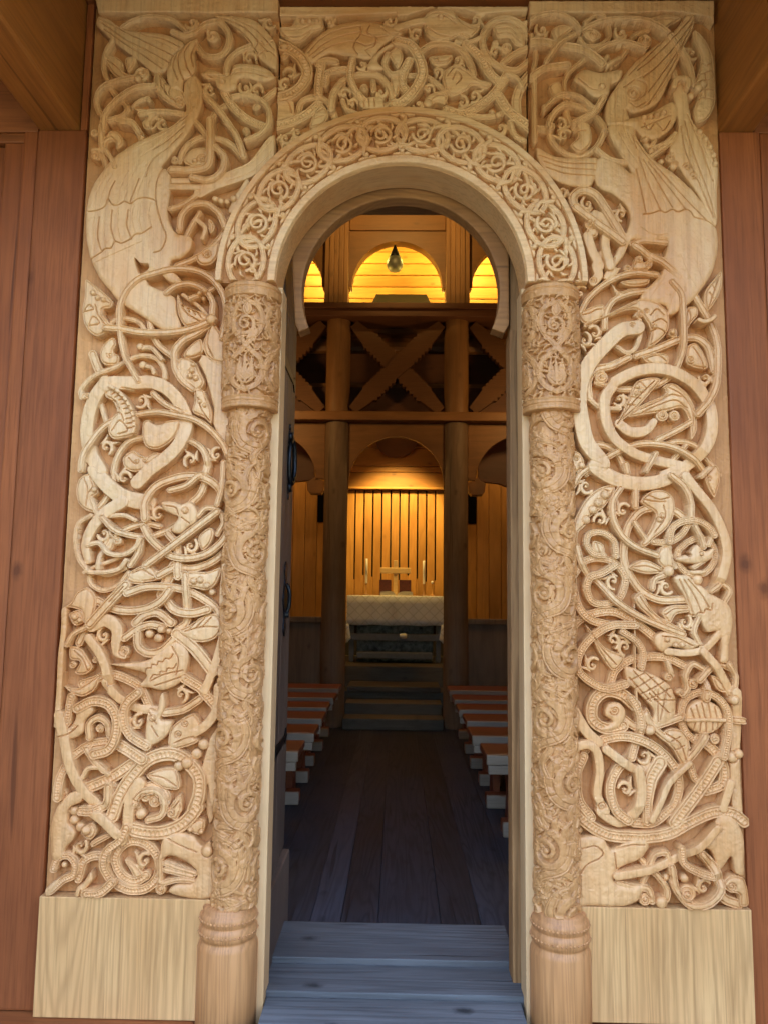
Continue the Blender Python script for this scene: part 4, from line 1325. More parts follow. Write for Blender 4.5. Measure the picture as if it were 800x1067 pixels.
def weave(curves):
    """alternate over and under at every crossing of the strands; returns per strand a list of (arc length, +1/-1)"""
    n = len(curves)
    dec = []
    for C in curves:
        idx = np.unique(np.round(np.linspace(0, len(C) - 1, max(2, len(C) // 3))).astype(int))
        P = C[idx]
        seg = np.linalg.norm(np.diff(C, axis=0), axis=1)
        acc = np.concatenate([[0], np.cumsum(seg)])[idx]
        dec.append((P, acc))
    cross = [[] for _ in range(n)]
    cid = 0
    for i in range(n):
        for j in range(i, n):
            A, sa = dec[i]; B, sb = dec[j]
            if (A.max(0) < B.min(0)).any() or (B.max(0) < A.min(0)).any(): continue
            p, r = A[:-1], A[1:] - A[:-1]
            q, s = B[:-1], B[1:] - B[:-1]
            den = r[:, None, 0] * s[None, :, 1] - r[:, None, 1] * s[None, :, 0]
            qp = q[None] - p[:, None]
            with np.errstate(divide='ignore', invalid='ignore'):
                t = (qp[..., 0] * s[None, :, 1] - qp[..., 1] * s[None, :, 0]) / den
                u = (qp[..., 0] * r[:, None, 1] - qp[..., 1] * r[:, None, 0]) / den
            ok = (np.abs(den) > 1e-9) & (t > 0) & (t < 1) & (u > 0) & (u < 1)
            for a, b in zip(*np.nonzero(ok)):
                if i == j and b <= a + 2: continue
                cross[i].append((sa[a] + t[a, b] * (sa[a + 1] - sa[a]), cid))
                cross[j].append((sb[b] + u[a, b] * (sb[b + 1] - sb[b]), cid))
                cid += 1
    done = {}
    res = [[] for _ in range(n)]
    for i in range(n):
        last = -1
        for sarc, k in sorted(cross[i]):
            if k in done and done[k][0] != i or (k in done):
                v = -done[k][1]
            else:
                v = -last
                done[k] = (i, v)
            last = v
            res[i].append((sarc, v))
    return res

def zprofile(marks, amp):
    if not marks:
        return lambda S: 0.0 * S
    xs = [m[0] for m in marks]; ys = [m[1] * amp for m in marks]
    return lambda S: np.interp(S, xs, ys)

def carve(rel, items, amp=5.5, wscale=1.0):
    for kind, w, z, P in items:
        if kind == 'p': rel.fill(P, z, 1, True)
        elif kind == 'f': rel.fill(P, z, 1)
        elif kind == 'F': rel.fill(P, z, 2)
    st = [(k, [v * wscale for v in w], z, P) for k, w, z, P in items if k in 'rgb']
    cs = [crom(P, 3.0, np.hypot(*(P[0] - P[-1])) < 1 and False) for _, _, _, P in st]
    mk = weave(cs)
    for (k, w, z, P), C, m in zip(st, cs, mk):
        f = zprofile(m, amp)
        rel.strand(C, w, k, (lambda S, f=f, z=z: f(S) + z), 1)
    for n, (kind, w, z, P) in enumerate(items):
        if kind == 'i': rel.knife(crom(P, 3.0), 6.0 if w[0] == 0 else w[0], 1.7 if w[0] == 0 else 1.4)
        elif kind == 'h':
            C = crom(P, 3.0, True)
            ww = rel.win(C[:, 0].min(), C[:, 0].max(), C[:, 1].min(), C[:, 1].max())
            m = rel.inside(C, ww)
            rel.H[ww[2]:ww[3], ww[0]:ww[1]][m] = 0
            rel.O[ww[2]:ww[3], ww[0]:ww[1]][m] = 0
        elif kind == 's': rel.scroll(P[0], max(w[0], 8), 1.5 if w[0] < 20 else 1.9, 1 if n % 2 else -1, n * 1.7)
        elif kind == 'd': rel.bead(P[0], max(w[0], 6))

def grid_mesh(V, F):
    me = bpy.data.meshes.new('relief')
    me.vertices.add(len(V))
    me.vertices.foreach_set('co', V.astype(np.float32).ravel())
    me.loops.add(len(F) * 4)
    me.loops.foreach_set('vertex_index', F.astype(np.int32).ravel())
    me.polygons.add(len(F))
    me.polygons.foreach_set('loop_start', (np.arange(len(F)) * 4).astype(np.int32))
    me.polygons.foreach_set('loop_total', np.full(len(F), 4, np.int32))
    me.polygons.foreach_set('use_smooth', np.ones(len(F), bool))
    me.update(calc_edges=True)
    return me

def fill_gaps(rel, mask, seed, rmin=15.0):
    """small tendrils and leaves in the places the traced strands leave bare"""
    rnd = random.Random(seed)
    st = 3
    g = st * rel.dx
    free = (rel.O[::st, ::st] == 0) & mask[::st, ::st]
    # chamfer distance to the nearest carved cell or the edge
    D = np.where(free, 1e3, 0.0)
    D[0] = D[-1] = 0; D[:, 0] = D[:, -1] = 0
    for _ in range(14):
        N_ = D.copy()
        for dz, dx_, c in ((1, 0, 1), (-1, 0, 1), (0, 1, 1), (0, -1, 1), (1, 1, 1.414), (1, -1, 1.414), (-1, 1, 1.414), (-1, -1, 1.414)):
            N_ = np.minimum(N_, np.roll(np.roll(D, dz, 0), dx_, 1) + c)
        D = np.where(free, N_, 0)
    D = np.minimum(D, 14) * g
    zz, xx = np.meshgrid(np.arange(D.shape[0]), np.arange(D.shape[1]), indexing='ij')
    n = 0
    while n < 160:
        k = int(D.argmax())
        z, x = divmod(k, D.shape[1])
        r = D[z, x]
        if r < rmin: break
        r = min(r, 30.0)
        c = np.array([rel.x0 + x * g, rel.z0 + z * g])
        a0 = rnd.uniform(0, 2 * PI); f = rnd.choice((-1, 1))
        if r > 19:
            a = np.linspace(0, 1, 30)
            th = a0 + f * a * 2 * PI * 1.0
            rr = 3 + (r * .72) * a
            rel.strand(np.stack([c[0] + rr * np.cos(th), c[1] + rr * np.sin(th) * 1.15], 1), [8, 12, 15, 11], 'r', lambda S: 0 * S - 4, 1)
            rel.bead(c, 6.5)
            for q in range(2):
                b = a0 + 2.4 + q * 1.1
                it = []
                leafstroke(it, c[0] + r * .8 * math.cos(b), c[1] + r * .8 * math.sin(b), b + 1.9 * f, r * 1.4, -1.0 * f, 13, -6)
                for kk, w_, z_, P_ in it: rel.strand(crom(P_, 3.0), w_, 'r', lambda S, z_=z_: 0 * S + z_, 1)
        else:
            for q in (-1, 0, 1):
                it = []
                leafstroke(it, c[0] - r * .8 * math.cos(a0), c[1] - r * .8 * math.sin(a0), a0 + .55 * q, r * 1.75, .9 * q, 9, -6)
                for kk, w_, z_, P_ in it: rel.strand(crom(P_, 3.0), w_, 'r', lambda S, z_=z_: 0 * S + z_, 1)
        D[(zz - z) ** 2 + (xx - x) ** 2 < ((r * 1.5) / g) ** 2] = 0
        n += 1

def separate_beasts(own):
    """number every connected beast area; specks go to the interlace"""
    own = own.astype(np.int16)
    st = 2
    sm = (own[::st, ::st] == 2)
    lab = np.zeros(sm.shape, np.int32)
    hh, ww = sm.shape
    n, good = 2, []
    for z0, x0 in zip(*np.nonzero(sm)):
        if lab[z0, x0]: continue
        n += 1
        q = [(z0, x0)]; lab[z0, x0] = n; cnt = 0
        while q:
            z, x = q.pop(); cnt += 1
            for a, b in ((z + 1, x), (z - 1, x), (z, x + 1), (z, x - 1)):
                if 0 <= a < hh and 0 <= b < ww and sm[a, b] and not lab[a, b]:
                    lab[a, b] = n; q.append((a, b))
        if cnt * (st * 1.5) ** 2 < 1500: lab[lab == n] = 1
        else: good.append(n)
    full = np.kron(lab, np.ones((st, st), np.int32))[:own.shape[0], :own.shape[1]]
    m = own == 2
    f = full[m]
    f[f == 0] = 1
    own[m] = f
    return own, good

def relief_parts(rel, mask, place, names, mats, parent):
    """split the carved sheet by what each face belongs to (0 ground, 1 interlace, 2 beast)"""
    nz, nx = rel.H.shape
    H = rel.H.copy()
    # rounded drop at the outline of the board
    m = mask
    inner = m.copy()
    inner[1:-1, 1:-1] = m[1:-1, 1:-1] & m[:-2, 1:-1] & m[2:, 1:-1] & m[1:-1, :-2] & m[1:-1, 2:]
    inner[0] = inner[-1] = False; inner[:, 0] = inner[:, -1] = False
    H[m & ~inner] = -12
    # whittled, not machined
    rng = np.random.RandomState(3)
    def vnoise(step):
        a = rng.randn(nz // step + 3, nx // step + 3)
        zi = np.arange(nz) / step; xi = np.arange(nx) / step
        z0 = zi.astype(int); x0 = xi.astype(int)
        fz = (zi - z0)[:, None]; fx = (xi - x0)[None, :]
        fz = fz * fz * (3 - 2 * fz); fx = fx * fx * (3 - 2 * fx)
        return (a[z0][:, x0] * (1 - fz) * (1 - fx) + a[z0 + 1][:, x0] * fz * (1 - fx) + a[z0][:, x0 + 1] * (1 - fz) * fx + a[z0 + 1][:, x0 + 1] * fz * fx)
    H = H + .55 * vnoise(9) + .35 * vnoise(4)
    X, Z = np.meshgrid(rel.X, rel.Z)
    V = place(X / 1000, Z / 1000, H / 1000).reshape(-1, 3)
    fm = m[:-1, :-1] & m[1:, :-1] & m[:-1, 1:] & m[1:, 1:]
    hs = np.stack([rel.H[:-1, :-1], rel.H[:-1, 1:], rel.H[1:, 1:], rel.H[1:, :-1]])
    os_ = np.stack([rel.O[:-1, :-1], rel.O[:-1, 1:], rel.O[1:, 1:], rel.O[1:, :-1]])
    own = np.take_along_axis(os_, hs.argmax(0)[None], 0)[0]
    beasts = []
    if len(names) == 3:
        own, beasts = separate_beasts(own)
    idx = np.arange(nz * nx).reshape(nz, nx)
    F = np.stack([idx[:-1, :-1], idx[:-1, 1:], idx[1:, 1:], idx[1:, :-1]], -1)
    jobs = list(enumerate(zip(names, mats)))[:2 if beasts or len(names) == 3 else None] + [(o, (names[-1], mats[-1])) for o in beasts]
    for o, (nm, mt) in jobs:
        sel = F[fm & (own == o)] if len(names) > 1 else F[fm]
        if not len(sel): continue
        u, inv = np.unique(sel, return_inverse=True)
        put(nm, grid_mesh(V[u], inv.reshape(-1, 4)), mt, parent)

T = parse(TRACE)
AZ = 2.53      # springing of the carved arch
AR0, AR1 = .455, .683

def flatplace(X, Z, H):
    return np.stack([X, -H, Z], -1)

DX = 1.5
def side_panel(key, sgn, root):
    rel = Relief(-1208 if sgn < 0 else 480, -480 if sgn < 0 else 1200, 352, 3672, DX, 1.8)
    carve(rel, T[key], 6.0, .93)
    X, Z = np.meshgrid(rel.X, rel.Z)
    mask = np.where(Z > AZ * 1000, np.hypot(X, Z - AZ * 1000) > (AR1 - .012) * 1000, np.abs(X) > 585)
    fill_gaps(rel, mask & (np.abs(X) < 1135) & (np.abs(X) > 630) | (mask & (np.abs(X) < 1135) & (Z > AZ * 1000 + 120)), 5 if sgn < 0 else 8, 28.0)
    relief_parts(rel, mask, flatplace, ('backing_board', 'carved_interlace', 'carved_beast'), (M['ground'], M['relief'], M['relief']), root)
    bm = bmesh.new()
    if sgn < 0: box(bm, -1.209, -.60, -.043, .03, -.036, .351, .003)
    else: box(bm, .60, 1.196, -.043, .03, -.012, .353, .003)
    put('foot_board', fin(bm), M['oak'], root)

lp = thing('portal_carving', 'tall carved wooden slab left of the doorway, winged dragon rearing up to its top corner', 'carving', (-.85, 0, -.03), 'carved portal panels')
side_panel('LEFT', -1, lp)
rp = thing('portal_carving', 'tall carved wooden slab right of the doorway, dragon with upright pointed wing', 'carving', (.85, 0, -.01), 'carved portal panels')
side_panel('RIGHT', 1, rp)
tp = thing('portal_carving', 'short carved slab over the arch, feathered wing and beaded loops between two seams', 'carving', (0, 0, 3.0), 'carved portal panels')
rel = Relief(-476, 476, 2990, 3672, DX, 1.7)
carve(rel, T['TOP'], 6.0, .97)
X, Z = np.meshgrid(rel.X, rel.Z)
fill_gaps(rel, np.hypot(X, Z - AZ * 1000) > (AR1 + .01) * 1000, 12, 22.0)
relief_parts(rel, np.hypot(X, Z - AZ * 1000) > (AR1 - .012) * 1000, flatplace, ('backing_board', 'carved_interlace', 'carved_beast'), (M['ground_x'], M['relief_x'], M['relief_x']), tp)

# ---- foliage stroke
def arch_items():
    it = []
    Rm = 574.0
    Ltot = Rm * PI
    n = 12
    p = Ltot / n
    def ring(cx, cy, r, w, kind='g', a0=0, a1=2 * PI, k=26):
        a = np.linspace(a0, a1, k)
        it.append([kind, [w], 0, np.stack([cx + r * np.cos(a), cy + r * np.sin(a)], 1)])
    for i in range(n):
        c = (i + .5) * p
        f = 1 if i % 2 else -1
        a = np.linspace(.15, 2 * PI + .1, 34)
        it.append(['g', [20], 0, np.stack([c + 92 * np.cos(a) * (1 + .05 * math.sin(i * 2.3)), 64 * np.sin(a) + 3 * math.sin(i * 1.7)], 1)])
        it.append(['g', [14], 0, np.array([[c + p * .5, -82], [c + p * .44, -58], [c + p * .56, -20], [c + p * .46, 22], [c + p * .56, 58], [c + p * .5, 82]])])
        it.append(['g', [13], 0, np.array([[c - p * .5, 50 * f], [c - p * .25, 38 * f], [c, 47 * -f * .0 + 52 * f * .2], [c + p * .25, -38 * f], [c + p * .5, -50 * f]])])
        a = np.linspace(0, 1, 40)
        th = -a * 2 * PI * 1.55 + .5 + .35 * (i % 3)
        rr = (7 + 31 * a) * (1 + .12 * math.sin(i * 3.1))
        it.append(['r', [9, 11, 13, 14], 3, np.stack([c + rr * np.cos(th), rr * np.sin(th)], 1)])
        e = rr[-1]; t1 = th[-1]
        for q in range(3):
            leafstroke(it, c + 42 * math.cos(t1 - 1.2 - .55 * q), 42 * math.sin(t1 - 1.2 - .55 * q), t1 - 1.2 - .55 * q - 1.9, 34, -1.0, 11, 2)
        for q in range(7):
            a_ = q * .9 + i
            leafstroke(it, c + 40 * math.cos(a_), 40 * math.sin(a_), a_ + .5, 30, 1.3, 11, -5)
        for sg in (-1, 1):
            for q in (-1, 1):
                leafstroke(it, c + p * .5 + 6 * q, 80 * sg, (PI / 2 - q * 1.25) * -sg if q > 0 else PI + (PI / 2 - 1.25) * sg, 34, .7 * q * sg, 12, -4)
        it.append(['d', [10], 0, np.array([[c + p * .5, 70]])])
        it.append(['d', [10], 0, np.array([[c + p * .5, -70]])])
        it.append(['f', [0], -2, np.array([[c - 34, 30 * f], [c - 8, 44 * f], [c + 22, 38 * f], [c, 28 * f]])])
    return it, Ltot

items, AL = arch_items()
rel = Relief(0, AL, -114, 109, 1.5, .95)
rel.H[:] = 0
carve(rel, items, 4.0)
S, Tt = np.meshgrid(rel.X, rel.Z)
lip = (Tt < -84) | (Tt > 84)
rel.H[lip] = 21; rel.O[lip] = 1
edge = (np.abs(Tt - 84) < 2) | (np.abs(Tt + 84) < 2)
rel.H[edge] = 12
def archplace(X, Z, H):
    # X arc length (m) at radius .574, from the left springing over the top; Z radial offset (m)
    th = PI - X / .574
    r = .574 + Z
    return np.stack([r * np.cos(th), -.046 - H, AZ + r * np.sin(th)], -1)
ar = thing('carved_arch', 'round carved arch band of linked scrolls over the open doorway', 'arch', (0, 0, AZ))
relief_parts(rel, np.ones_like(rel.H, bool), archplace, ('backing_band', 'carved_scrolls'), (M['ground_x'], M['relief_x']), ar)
bm = bmesh.new()
prism(bm, arc(0, AZ, AR1 - .004, 180, 0, 64) + arc(0, AZ, AR0 + .004, 0, 180, 64), -.044, .11)
put('arch_ring', fin(bm), M['relief_x'], ar)

# ---- columns
def shaft_items(seed, H, mirror):
    rnd = random.Random(seed)
    it = []
    pitch = 186.0
    # low leaves between the stems
    z = -10
    while z < H + 20:
        for u in range(-190, 191, 38):
            a = rnd.uniform(0, 2 * PI)
            for q in range(3):
                leafstroke(it, u + rnd.uniform(-6, 6) + q * 9 * math.sin(a), z - q * 9 * math.cos(a), a, rnd.uniform(54, 76), 1.5 if rnd.random() < .5 else -1.5, 10, -5)
        z += 46
    n = int(H / pitch) + 3
    for i in range(n):
        zc = (i - .4) * pitch + mirror * 70
        s = 1 if i % 2 else -1
        for uc in (-165 * s, -36 * s, 93 * s):
            a = np.linspace(0, 1, 44)
            th = s * a * 2 * PI * 1.7 + (PI if s > 0 else 0)
            rr = 6 + 40 * a
            it.append(['r', [7, 11, 15, 17], 4, np.stack([uc + rr * np.cos(th), zc + rr * np.sin(th) * 1.2], 1)])
            it.append(['d', [8], 0, np.array([[uc, zc]])])
            for q in range(4):
                aa = .5 + q * .42
                leafstroke(it, uc + 50 * s * math.cos(aa), zc + 56 * math.sin(aa), PI / 2 + s * (.2 + q * .35), 66 - 6 * q, -1.3 * s, 13, 3)
            for q in range(3):
                leafstroke(it, uc - 34 * s + 10 * q * s, zc - 58 - 8 * q, -PI / 2 - .5 * s, 52, 1.5 * s, 12, 1)
        for u0 in (-206, -77, 52):
            it.append(['g', [16, 24, 20, 12], 2, np.array([[u0 * s, zc - 118], [(u0 + 30) * s, zc - 74], [(u0 + 84) * s, zc - 40], [(u0 + 104) * s, zc + 16], [(u0 + 84) * s, zc + 72], [(u0 + 40) * s, zc + 96]])])
            it.append(['g', [12, 18, 12], 1, np.array([[(u0 + 104) * s, zc + 16], [(u0 + 120) * s, zc + 60], [(u0 + 100) * s, zc + 108], [(u0 + 129) * s, zc + 150]])])
    return it

def capital_items(seed, H):
    it = []
    rnd = random.Random(seed)
    z = 20
    for zz in range(40, int(H) - 20, 24):
        for u in range(-260, 261, 22):
            leafstroke(it, u + rnd.uniform(-8, 8), zz, rnd.uniform(0, 2 * PI), rnd.uniform(30, 50), rnd.choice((-1, 1)) * rnd.uniform(1.2, 2.4), rnd.uniform(8, 11), -8)
    for k in (-2, -1, 0, 1, 2):
        c = k * 116
        for s in (-1, 1):
            it.append(['g', [18], 1, np.array([[c, 60], [c + 30 * s, 78], [c + 52 * s, 120], [c + 46 * s, 170], [c + 14 * s, 205], [c - 12 * s, 240], [c - 40 * s, 280], [c - 50 * s, 330], [c - 30 * s, 372], [c - 4 * s, 384]])])
            for q in range(3):
                leafstroke(it, c + 3 * s, 84 + 12 * q, PI / 2 - (.95 - .25 * q) * s, 62 + 6 * q, (1.5 - .45 * q) * s, 13, 3)
        leafstroke(it, c, 88, PI / 2, 92, .1, 15, 4)
        f = 1 if k % 2 else -1
        a = np.linspace(0, 1, 40)
        th = f * a * 2 * PI * 1.6 + PI / 2
        rr = 5 + 27 * a
        it.append(['r', [7, 10, 14], 4, np.stack([c + 4 * f + rr * np.cos(th), 302 + rr * np.sin(th) * 1.2], 1)])
        for q in range(3):
            leafstroke(it, c - 20 * f + 9 * q * f, 252 - 3 * q, PI / 2 + .7 * f, 44, -1.4 * f, 12, 2)
            leafstroke(it, c + 58, 285 + 34 * q, PI / 2 + .5 * f, 44, 1.2 * f, 13, 2)
        it.append(['f', [0], 3, np.array([[c - 16, 352], [c, 330], [c + 16, 352], [c + 6, 384], [c - 6, 384]])])
    return it

def cylplace(cx, cy, r, z0, taper=0.0):
    def f(X, Z, H):
        th = X / r
        rr = r + H + taper * Z
        return np.stack([cx + rr * np.sin(th), cy - rr * np.cos(th), z0 + Z], -1)
    return f

def column(cx, seed, label, basex):
    cy = -.022
    t = thing('portal_column', label, 'column', (basex, cy, -.55), 'columns flanking the doorway')
    z0, z1 = .335, 2.07
    H = (z1 - z0) * 1000
    rs = .0605
    K = 1.15
    it = [[k, [v * K for v in w_], z_ * 1.0, P_ * K] for k, w_, z_, P_ in shaft_items(seed, H / K, seed % 2)]
    w = rs * 1000 * R(150)
    rel = Relief(-w, w, 0, H, 1.3, .74)
    carve(rel, it, 2.5, 1.22)
    rel.H = np.maximum(rel.H, 6.0)
    # widen the shaft towards its foot a little
    relief_parts(rel, np.ones_like(rel.H, bool), cylplace(cx, cy, rs, z0), ('shaft',), (M['column'],), t)
    zc0, zc1 = 2.045, 2.508
    Hc = (zc1 - zc0) * 1000
    rc = .088
    wc = rc * 1000 * R(150)
    rel = Relief(-wc, wc, 0, Hc, 1.3, .74)
    carve(rel, capital_items(seed, Hc), 4.0)
    Z = np.meshgrid(rel.X, rel.Z)[1]
    band = (Z < 44) | (Z > Hc - 50)
    prof = np.where(Z < 44, 17 - 5 * np.abs(np.sin((Z - 2) / 40 * PI * 2)) * 0.6, 17 - 1.5 * np.cos((Z - Hc) / 25 * PI))
    prof = prof - 5 * np.exp(-((Z - 22) / 3.0) ** 2) - 4 * np.exp(-((Z - (Hc - 22)) / 3.0) ** 2)
    prof = np.where(Z < 6, prof - (6 - Z) * .9, prof)
    prof = np.where(Z > Hc - 6, prof - (Z - Hc + 6) * .9, prof)
    rel.H = np.where(band, prof, np.minimum(rel.H, 18)).astype(np.float32)
    relief_parts(rel, np.ones_like(rel.H, bool), cylplace(cx, cy, rc, zc0), ('capital',), (M['column'],), t)
    o = t.children[-1]
    bm = bmesh.new()
    lathe(bm, [(.05, zc0 + .012), (.094, zc0 + .013)], (cx, cy, 0), 64)
    lathe(bm, [(.094, zc1 - .003), (.06, zc1 - .0025)], (cx, cy, 0), 64)
    put('capital_bed', fin(bm), M['column'], t)
    bm = bmesh.new()
    pr = [(.101, -.55), (.101, .205), (.098, .218), (.092, .228), (.090, .234), (.095, .238), (.0985, .25), (.0985, .262), (.095, .274), (.090, .278), (.091, .283), (.0965, .289), (.0965, .307), (.091, .317), (.086, .320), (.087, .330), (.081, .338), (.06, .340)]
    lathe(bm, pr, (basex, cy, 0), 72)
    put('base', fin(bm), M['base'], t, smooth=True)
    bm = bmesh.new()
    for zz, rr in ((.256, .0985), (.298, .0965)):
        for k in range(44):
            a = 2 * PI * k / 44
            b = bmesh.new()
            bmesh.ops.create_uvsphere(b, u_segments=6, v_segments=4, radius=.0045)
            bmesh.ops.translate(b, vec=(basex + rr * math.cos(a), cy + rr * math.sin(a), zz), verts=b.verts[:])
            add(bm, b)
    put('beaded_ring', fin(bm), M['base'], t, smooth=True)

column(-.546, 4, 'carved round column with foliage capital on the left side of the doorway', -.563)
column(.551, 9, 'carved round column with foliage capital on the right side of the doorway', .560)

# ------------------------------------------------------------------ door frame and door
fr = thing('door_frame', 'wooden frame lining the doorway, pale front strips and grey weathered jambs', 'door frame', (0, .1, 0))
bm = bmesh.new()
box(bm, -.612, -.440, -.004, .105, -.5, 2.53, .004)
box(bm, .448, .612, -.004, .105, -.5, 2.53, .004)
put('front_strip', fin(bm), M['oak_pale'], fr)
bm = bmesh.new()
box(bm, .424, .60, .135, .235, -.02, 2.42, .007)
box(bm, .43, .60, .150, .235, 2.422, 3.25, .004)
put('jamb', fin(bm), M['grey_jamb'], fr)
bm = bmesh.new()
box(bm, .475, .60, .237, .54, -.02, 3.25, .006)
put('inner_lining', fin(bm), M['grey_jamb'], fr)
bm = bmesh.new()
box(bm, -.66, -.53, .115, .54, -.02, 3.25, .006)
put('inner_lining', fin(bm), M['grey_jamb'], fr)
bm = bmesh.new()
box(bm, -.525, -.452, .113, .66, -.02, .292, .008)
put('plinth_board', fin(bm), M['door'], fr)
# arched head board, its shoulders hanging below the springing
bm = bmesh.new()
a0 = math.degrees(math.asin(.15 / .386))
pts = arc(0, 2.572, .386, 180 + a0, -a0, 64) + [(.404, 2.405), (.4235, 2.44), (.4235, 3.30), (-.436, 3.30), (-.436, 2.80), (-.412, 2.44), (-.396, 2.405)]
prism(bm, pts, .128, .20, .009)
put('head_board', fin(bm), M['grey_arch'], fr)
bm = bmesh.new()
box(bm, -.66, .60, .205, .54, 3.1, 3.305, .004)
put('head_lining', fin(bm), M['grey_arch'], fr)

dr = thing('door', 'dark plank door standing open inward against the left jamb, with black iron fittings', 'door', (-.46, .11, .3))
bm = bmesh.new()
def door_pt(d, z, off=0.0):
    a = R(91.5)
    ux, uy = math.cos(a), math.sin(a)
    return (-.468 + ux * d - uy * off * -1 * -1, .112 + uy * d + ux * off, z)
L_ = .47
for k in range(3):
    d0, d1 = k * L_ / 3 + .001, (k + 1) * L_ / 3 - .001
    b = bmesh.new()
    bmesh.ops.create_cube(b, size=1)
    for v in b.verts:
        v.co = Vector((d0 + (v.co.x + .5) * (d1 - d0), (v.co.y + .5) * .045, 0.302 + (v.co.z + .5) * 2.55))
    bmesh.ops.bevel(b, geom=b.edges[:], offset=.003, segments=1, affect='EDGES')
    add(bm, b, Matrix.Translation((-.463, .205, 0)) @ Matrix.Rotation(R(92), 4, 'Z'))
put('leaf', fin(bm), M['door'], dr)
DM = Matrix.Translation((-.463, .205, 0)) @ Matrix.Rotation(R(92), 4, 'Z')
def dP(d, z, o):
    return DM @ Vector((d, -o, z))
bm = bmesh.new()
b = bmesh.new()
tube(bm, [dP(.27 + .04 * math.sin(2 * PI * k / 20), 1.95 + .095 * math.cos(2 * PI * k / 20), .014 + .008 * math.sin(2 * PI * k / 20)) for k in range(21)], .011, 8)
for zz in (1.84, 2.06):
    tube(bm, [dP(.27, zz, -.002), dP(.27, zz, .016)], [.024, .02], 12)
for zz in (1.80, 1.825, 2.075, 2.10):
    tube(bm, [dP(.27, zz, -.002), dP(.27, zz, .006)], [.018, .016], 8)
put('handle', fin(bm), M['iron'], dr, smooth=True)
bm = bmesh.new()
def plate(bm, pts, o):
    b = bmesh.new()
    vs = [b.verts.new(dP(d, z, o[0])) for d, z in pts]
    f = b.faces.new(vs)
    r = bmesh.ops.extrude_face_region(b, geom=[f])
    off = dP(0, 0, o[1]) - dP(0, 0, o[0])
    for v in [g for g in r['geom'] if isinstance(g, bmesh.types.BMVert)]:
        v.co += off
    add(bm, b)
lobes = []
for k in range(48):
    z = 1.365 + .155 * math.sin(2 * PI * k / 48)
    w = .05 * math.cos(2 * PI * k / 48) * (1 + .45 * math.cos(2 * PI * 6 * k / 48))
    lobes.append((.24 + w, z))
plate(bm, lobes, (-.001, .006))
tube(bm, [dP(.24, 1.365 + .06 * math.cos(PI * k / 10), .006 + .016 * math.sin(PI * k / 10)) for k in range(11)], .008, 8)
tube(bm, [dP(.24, 1.30, .004), dP(.24, 1.30, .02)], [.016, .012], 10)
put('lock_plate', fin(bm), M['iron'], dr)
bm = bmesh.new()
for zz in (2.30, .75):
    plate(bm, [(.02, zz), (.02, zz + .05), (.36, zz + .035), (.40, zz + .06), (.44, zz + .025), (.40, zz - .01), (.36, zz + .015)], (-.001, .005))
put('strap_hinge', fin(bm), M['iron'], dr)

# threshold
bm = bmesh.new()
ys = [-.62, -.40, -.125, .045, .245, .555]
hs = [-.008, .0, .004, .02, .04]
for k in range(5):
    w = .60 if k < 2 else (.437 if k == 2 else .455)
    box(bm, -w + (.0 if k > 1 else 0), w, ys[k] + .002, ys[k + 1] - .002, -.5 if k < 2 else -.12, hs[k], .004)
th = put('threshold', fin(bm), M['grey_floor'])
tag(th, 'worn blue-grey threshold planks across the foot of the doorway', 'threshold')

# ------------------------------------------------------------------ facade
def plank_wall(name, xs, y0, y1, z0, z1, mat, label, stag=0.0, bev=.005):
    bm = bmesh.new()
    for k in range(len(xs) - 1):
        dy = stag * (k % 2)
        box(bm, xs[k] + .0015, xs[k + 1] - .0015, y0 + dy, y1, z0, z1, bev)
    o = put(name, fin(bm), mat)
    return tag(o, label, 'wall')
plank_wall('plank_wall', [-2.6, -2.25, -1.9, -1.66, -1.545], .03, .075, -.034, 3.108, M['red'], 'dark brown recessed boards at the far left edge of the facade')
plank_wall('plank_wall', [1.44, 1.75, 2.1, 2.6], .012, .07, -.034, 3.146, M['red'], 'red-brown boards at the far right edge of the facade')
def post(name, xs, ys, z1, label):
    bm = bmesh.new()
    for k in range(len(xs) - 1):
        box(bm, xs[k] + .002, xs[k + 1] - .002, ys[k], .08, -.034, z1, .008)
    return tag(put(name, fin(bm), M['red']), label, 'post')
post('wall_post', [-1.542, -1.462, -1.403, -1.211], [.012, -.002, -.012], 3.153, 'broad red-brown timber post left of the carved panels, seams down its left side')
bm = bmesh.new()
box(bm, -1.242, -1.211, -.010, .08, 3.1535, 4.2, .004)
post('wall_post', [1.197, 1.352, 1.438], [-.012, -.003], 3.147, 'broad red-brown timber post right of the carved panels, with dark knots')
bm.free()
def wall_filler():
    bm = bmesh.new()
    box(bm, -1.238, -1.212, -.010, .08, 3.154, 4.2, .004)
    return tag(put('corner_board', fin(bm), M['red']), 'narrow reddish board between the left porch beam and the carved panel', 'board')
wall_filler()
# porch beams running out over the viewer
def porch_beam(x0, x1, z0, label):
    bm = bmesh.new()
    b = bmesh.new()
    box(bm, x0, x1, -1.48, .08, z0, z0 + .95, .018, 3)
    return tag(put('porch_beam', fin(bm), M['red_y']), label, 'beam', 'porch roof beams')
porch_beam(-1.405, -1.243, 3.155, 'heavy brown roof beam coming forward from the top of the left post')
porch_beam(1.199, 1.335, 3.149, 'heavy brown roof beam coming forward from the top of the right post')
bm = bmesh.new()
box(bm, -2.6, -1.407, .004, .07, 3.11, 3.15, .006)
box(bm, -2.6, -1.407, .0, .06, 3.152, 4.0, .004)
tag(put('wall_beam', fin(bm), M['red_x']), 'horizontal brown rail on the wall left of the left porch beam', 'beam')
bm = bmesh.new()
box(bm, 1.337, 2.6, .0, .06, 3.149, 4.0, .004)
b = bmesh.new()
tag(put('wall_beam', fin(bm), M['red_x']), 'brown boarding on the wall right of the right porch beam', 'beam')
bm = bmesh.new()
box(bm, -1.236, 1.198, -.055, .08, 3.676, 4.05, .006)
